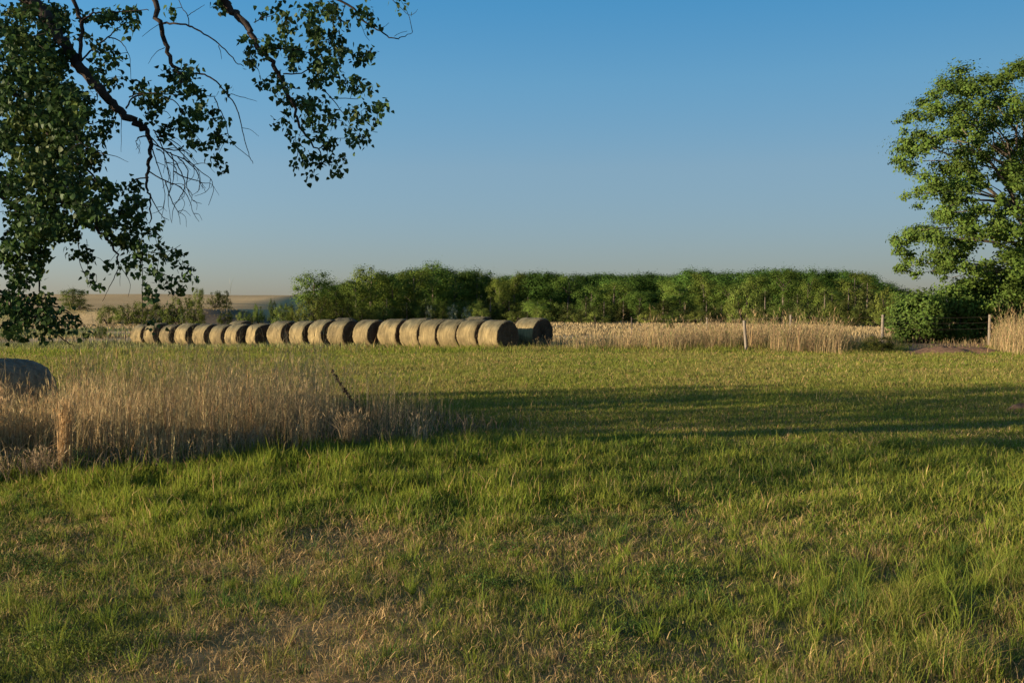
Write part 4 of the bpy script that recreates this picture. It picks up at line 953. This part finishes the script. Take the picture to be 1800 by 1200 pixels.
CLU = [  # px, py, half width, half height, depth, cover
    # dense mass
    (60, 40, 75, 45, 11, 1.5), (40, 110, 70, 50, 11, 1.6), (95, 95, 40, 40, 10.8, 1.0), (60, 175, 85, 55, 10.8, 1.7), (115, 190, 45, 55, 10.6, 1.5), (50, 250, 80, 55, 10.8, 1.7), (120, 255, 45, 45, 10.6, 1.3), (60, 320, 80, 50, 10.6, 1.5), (130, 325, 45, 40, 10.5, 1.3), (150, 365, 60, 32, 10.6, 1.2),
    (60, 385, 60, 45, 10.6, 1.3), (30, 430, 45, 35, 10.5, 1.0), (105, 400, 35, 25, 10.6, .9), (60, 455, 30, 22, 10.5, .8), (20, 480, 30, 28, 10.4, .8), (45, 478, 24, 18, 10.5, .7),
    (-80, 100, 80, 140, 11, 1.0), (-90, 350, 80, 140, 10.7, 1.0), (-60, 520, 60, 60, 10.5, 1.0),
    # upper left sprigs
    (175, 18, 32, 18, 10.7, .75), (205, 30, 20, 12, 10.7, .6), (226, 12, 18, 16, 10.7, .7), (217, 42, 12, 12, 10.7, .8), (240, 28, 10, 8, 10.7, .7), (105, 25, 18, 20, 10.7, .7), (160, 62, 9, 8, 10.7, .8), (148, 60, 6, 8, 10.7, .5), (295, 15, 9, 11, 10.7, .9), (110, 55, 10, 8, 10.7, .7),
    (185, 95, 22, 18, 10.6, .95), (175, 118, 22, 14, 10.6, .8), (200, 118, 10, 9, 10.6, .8), (205, 138, 11, 10, 10.6, .8), (190, 150, 16, 12, 10.6, .6), (165, 180, 18, 22, 10.6, .8), (180, 205, 18, 22, 10.6, .75), (160, 240, 22, 25, 10.6, .8), (170, 272, 14, 18, 10.6, .7), (168, 285, 12, 14, 10.6, .7),
    # mid sprays
    (330, 110, 22, 7, 10.7, .8), (283, 120, 12, 10, 10.7, .8), (310, 138, 22, 12, 10.7, .8), (345, 130, 24, 10, 10.7, .7), (305, 152, 20, 10, 10.7, .8), (345, 152, 30, 10, 10.7, .8), (400, 155, 11, 8, 10.7, .9), (245, 150, 22, 8, 10.6, .7), (240, 172, 22, 12, 10.6, .9), (275, 165, 16, 14, 10.6, .9), (270, 180, 18, 10, 10.6, .7), (250, 190, 14, 7, 10.6, .7), (252, 207, 8, 6, 10.6, .8),
    (345, 185, 22, 14, 10.7, .8), (330, 200, 22, 12, 10.7, .8), (372, 200, 20, 14, 10.7, .8), (300, 215, 26, 12, 10.6, .7), (285, 228, 20, 12, 10.6, .6), (345, 222, 24, 14, 10.7, .8), (375, 228, 20, 14, 10.7, .7), (340, 248, 16, 10, 10.7, .6), (330, 255, 8, 7, 10.7, .6), (392, 255, 8, 10, 10.7, .7), (388, 275, 12, 10, 10.7, .8), (390, 292, 7, 6, 10.7, .6), (365, 255, 9, 8, 10.7, .5),
    # hanging middle bough
    (386, 12, 10, 14, 11, 1.1), (560, 12, 50, 16, 11.1, 1.0), (505, 22, 20, 16, 11, .8), (465, 25, 10, 6, 11, .7), (590, 25, 14, 10, 11.1, .7), (640, 15, 16, 16, 11.2, .9), (655, 28, 12, 10, 11.2, .9), (645, 42, 10, 6, 11.2, .7), (610, 45, 8, 7, 11.2, .7), (704, 5, 12, 8, 11.2, .7), (545, 40, 25, 14, 11, .9), (505, 50, 22, 16, 11, 1.0), (565, 58, 30, 16, 11, 1.0), (480, 62, 15, 12, 11, .9),
    (432, 72, 11, 12, 11, .9), (440, 95, 14, 12, 11, .8), (438, 110, 8, 6, 11, .7), (475, 88, 20, 15, 11, .7), (530, 78, 35, 16, 11, 1.1), (580, 85, 24, 18, 11, 1.0), (636, 86, 18, 18, 11, 1.1), (634, 104, 14, 8, 11, .8), (520, 105, 30, 14, 11, .9), (565, 110, 30, 16, 11, .9), (600, 110, 14, 12, 11, .9), (608, 82, 10, 8, 11, .5),
    (480, 128, 14, 10, 11, .8), (465, 147, 14, 12, 11, 1.0), (500, 145, 22, 14, 11, .9), (545, 138, 26, 14, 11, .8), (585, 138, 20, 14, 11, .9), (612, 145, 18, 14, 11, .8), (622, 130, 12, 10, 11, .9), (655, 155, 12, 10, 11, .9), (640, 168, 14, 10, 11, .8), (670, 178, 14, 9, 11, 1.0), (672, 188, 10, 7, 11, .9), (650, 190, 10, 9, 11, .8), (662, 212, 9, 11, 11, .9),
    (520, 170, 18, 14, 11, .9), (555, 178, 24, 14, 11, 1.1), (560, 200, 26, 14, 11, 1.2), (540, 205, 15, 12, 11, .9), (585, 205, 10, 10, 11, .8), (495, 172, 8, 10, 11, .6), (500, 208, 13, 7, 11, .8), (490, 216, 9, 8, 11, .9), (514, 226, 12, 10, 11, .9), (620, 192, 16, 10, 11, .9), (632, 208, 14, 12, 11, .9), (645, 240, 15, 13, 11, 1.1), (625, 232, 10, 9, 11, .8), (620, 248, 9, 8, 11, .8),
    (560, 228, 22, 11, 11, .8), (575, 245, 12, 12, 11, .8), (525, 248, 10, 7, 11, .8), (536, 270, 8, 10, 11, .8), (520, 268, 9, 7, 11, .8), (525, 285, 10, 10, 11, .9), (540, 280, 9, 7, 11, .6), (562, 272, 10, 7, 11, .7), (583, 272, 10, 9, 11, .8), (602, 272, 11, 9, 11, .9), (598, 288, 11, 9, 11, .9), (560, 283, 8, 5, 11, .6), (585, 310, 8, 7, 11, .9), (548, 305, 7, 6, 11, .9),
    # lower right of the mass
    (170, 318, 20, 15, 10.6, .9), (195, 340, 20, 18, 10.6, 1.0), (240, 315, 12, 18, 10.6, .8), (232, 345, 20, 18, 10.6, 1.0), (215, 370, 28, 20, 10.6, 1.1), (245, 375, 14, 18, 10.6, .9), (180, 385, 26, 20, 10.6, 1.1), (230, 402, 26, 16, 10.6, 1.0), (265, 405, 14, 14, 10.6, .9), (180, 405, 14, 10, 10.6, .8), (210, 425, 20, 16, 10.6, .9), (240, 432, 26, 16, 10.6, 1.0), (230, 455, 18, 10, 10.6, .8),
    (140, 440, 20, 11, 10.6, .9), (162, 452, 16, 10, 10.6, .8), (165, 488, 14, 8, 10.6, .9), (170, 503, 8, 6, 10.6, 1.0), (192, 467, 8, 6, 10.6, .9), (228, 468, 7, 5, 10.6, .9), (282, 440, 16, 12, 10.6, .9), (300, 448, 12, 12, 10.6, .9), (312, 436, 8, 8, 10.6, .9), (312, 462, 9, 9, 10.6, .8), (255, 480, 14, 9, 10.6, .9), (275, 478, 14, 12, 10.6, .9), (295, 490, 14, 10, 10.6, .9), (315, 500, 12, 10, 10.6, .8), (330, 478, 12, 9, 10.6, .8), (338, 487, 7, 7, 10.6, .9), (262, 508, 11, 14, 10.6, .9), (270, 515, 8, 6, 10.6, .7), (300, 510, 10, 6, 10.6, .6), (110, 395, 14, 18, 10.6, .8), (75, 435, 14, 14, 10.5, .7),
    # bottom left
    (25, 530, 35, 28, 10.4, 1.0), (70, 530, 28, 18, 10.4, 1.0), (90, 545, 24, 18, 10.4, 1.1), (50, 560, 40, 18, 10.4, 1.1), (90, 570, 20, 14, 10.4, .9), (40, 582, 20, 10, 10.4, .9), (20, 575, 20, 12, 10.4, .8), (90, 510, 12, 9, 10.4, .6), (130, 570, 12, 9, 10.4, 1.1), (118, 555, 12, 8, 10.4, .6), (150, 577, 8, 6, 10.4, .9), (262, 565, 9, 7, 10.6, .9), (75, 585, 16, 8, 10.4, .6)]
LV = np.array([(0, 0, 0), (.46, -.10, .05), (.40, -.48, .02), (0, -1.0, -.12), (-.40, -.48, .02), (-.46, -.10, .05)])
lV, lT, lC = [], [], []; ln_ = 0
def leaf(p, nrm, down, size, c):
    global ln_
    nrm = nrm.normalized(); yv = (down - nrm * down.dot(nrm)); yv = yv.normalized() if yv.length > .05 else nrm.orthogonal().normalized()
    yv = -yv; xv = yv.cross(nrm)
    for a_, b_, c_ in LV: lV.append(p + (xv * a_ + yv * b_ + nrm * c_) * size)
    lT.extend([(ln_, ln_ + 2, ln_ + 1), (ln_, ln_ + 3, ln_ + 2), (ln_, ln_ + 4, ln_ + 3), (ln_, ln_ + 5, ln_ + 4)])
    lC.extend([c] * 6); ln_ += 6
jobs = []
for (px, py, a_, b_, Yd, cov) in CLU:
    n = max(1, round(math.pi * a_ * b_ * cov / 240))
    thick = 1.3 if cov > 1.15 and px < 160 else .45
    for k in range(n):
        th = random.random() * 6.283; rr = math.sqrt(random.random())
        jobs.append((at(px + a_ * .85 * rr * math.cos(th), py + b_ * .85 * rr * math.sin(th), Yd + random.uniform(-thick, thick)), cov))
np_nodes = [n_[0] for n_ in nodes]
arr = np.array([tuple(p) for p in np_nodes])
todo = np.array([tuple(j[0]) for j in jobs]); dist = np.full(len(jobs), 1e9); near = np.zeros(len(jobs), int)
def relax(i0):
    global dist, near
    for i_ in range(i0, len(np_nodes)):
        dd = np.linalg.norm(todo - np.array(tuple(np_nodes[i_])), axis=1); m = dd < dist; dist[m] = dd[m]; near[m] = i_
relax(0); done = np.zeros(len(jobs), bool); tips = []
for _ in range(len(jobs)):
    j = int(np.argmin(np.where(done, 1e9, dist))); done[j] = True
    a_ = np_nodes[near[j]]; b_ = jobs[j][0]; L = (b_ - a_).length; i0 = len(np_nodes)
    m_ = Vector((random.gauss(0, .1), random.gauss(0, .1), random.uniform(.02, .16))) * L
    pts = [a_, a_.lerp(b_, .33) + m_, a_.lerp(b_, .68) + m_ * .8, b_]
    r = min(.008, .0028 + .004 * L); fine.tube([p - tb for p in pts], [r, r * .8, r * .6, .0018], 4, cap=False)
    np_nodes.extend([pts[1], pts[2], pts[3]]); relax(i0)
    tips.append((pts, jobs[j][1]))
for pts, cov in tips:
    nl = random.randint(14, 20)
    tint = random.uniform(.7, 1.25); yel = random.random() < .12
    for k in range(nl):
        t_ = random.uniform(.55, 1.05); p = pts[2].lerp(pts[3], (t_ - .5) * 2) + Vector((random.gauss(0, .042), random.gauss(0, .05), random.gauss(-.02, .04)))
        nr = Vector((random.gauss(0, 1), random.gauss(-.35, .8), random.gauss(.3, .7)))
        dn = Vector((random.gauss(0, .55), random.gauss(0, .4), -1))
        c = np.array((.049, .091, .025) if not yel else (.085, .115, .026)) * tint * random.uniform(.75, 1.3)
        leaf(p - tb, nr, dn, random.uniform(.040, .068), c)
# crown beyond the frame, above and to the left
for k in range(16000):
    if k % 9 == 0: cc = Vector((random.uniform(-4.5, 1.6), random.uniform(-5, 3.5), random.uniform(1.9, 10)))
    if (lambda q: q.y > 1 and 900 + FPX * q.x / q.y > -20 and to_px(q.x, q.y, q.z)[1] > -25)(cc + tb): continue
    p = cc + Vector((random.gauss(0, .2), random.gauss(0, .2), random.gauss(0, .2)))
    leaf(p, Vector((random.gauss(0, 1), random.gauss(0, 1), random.gauss(.3, .7))), Vector((random.gauss(0, .5), random.gauss(0, .5), -1)), random.uniform(.08, .12), np.array((.070, .118, .030)) * random.uniform(.7, 1.3))
for k in range(5400):                     # unseen low foliage further left, added to cast the shadow band
    if k % 12 == 0: cc = Vector((random.uniform(-14.2, -10.4), random.uniform(11.2, 18.0), random.uniform(2.55, 5.6)))
    p = cc + Vector((random.gauss(0, .22), random.gauss(0, .22), random.gauss(0, .2))) - tb
    leaf(p, Vector((random.gauss(0, 1), random.gauss(0, 1), random.gauss(.3, .7))), Vector((random.gauss(0, .5), random.gauss(0, .5), -1)), random.uniform(.09, .14), np.array((.055, .098, .027)) * random.uniform(.7, 1.3))
wood.build('trunk', M_bark, nroot, True)
fine.build('twigs', M_bark, nroot, True)
mk('foliage', np.array([tuple(v) for v in lV]), [np.array(lT)], M_leaf, nroot, np.array(lC))

# unseen bushes added beyond the left edge to cast the long meadow shadow
random.seed(66)
for (x_, y_, H, wd, l) in [(-14.2, 15.8, 3.2, 1.5, 'unseen green shrub added for its shadow nearest the trunk beyond the left edge'), (-14.6, 17.4, 3.6, 1.8, 'unseen green shrub added for its shadow between the two others beyond the left edge'), (-14.0, 18.9, 3.6, 1.6, 'unseen green shrub added for its shadow farthest along beyond the left edge')]:
    tr, (V, Q, C) = LIB['shrub'][random.randrange(4)]
    root = tag(empty('leafy_shrub', (x_, y_, gz(x_, y_))), l, 'shrub', 'unseen shadow casting shrubs added beyond the left edge of the meadow'); root.scale = (wd / .68, wd / .68, H)
    a_ = bpy.data.objects.new('trunk', MESH[('shrub', 0)][0]) if ('shrub', 0) in MESH else tr.build('trunk', M_bark)
    if a_.name not in COL.objects: COL.objects.link(a_)
    a_.parent = root; mk('crown', V, [Q], M_fol, root, C)
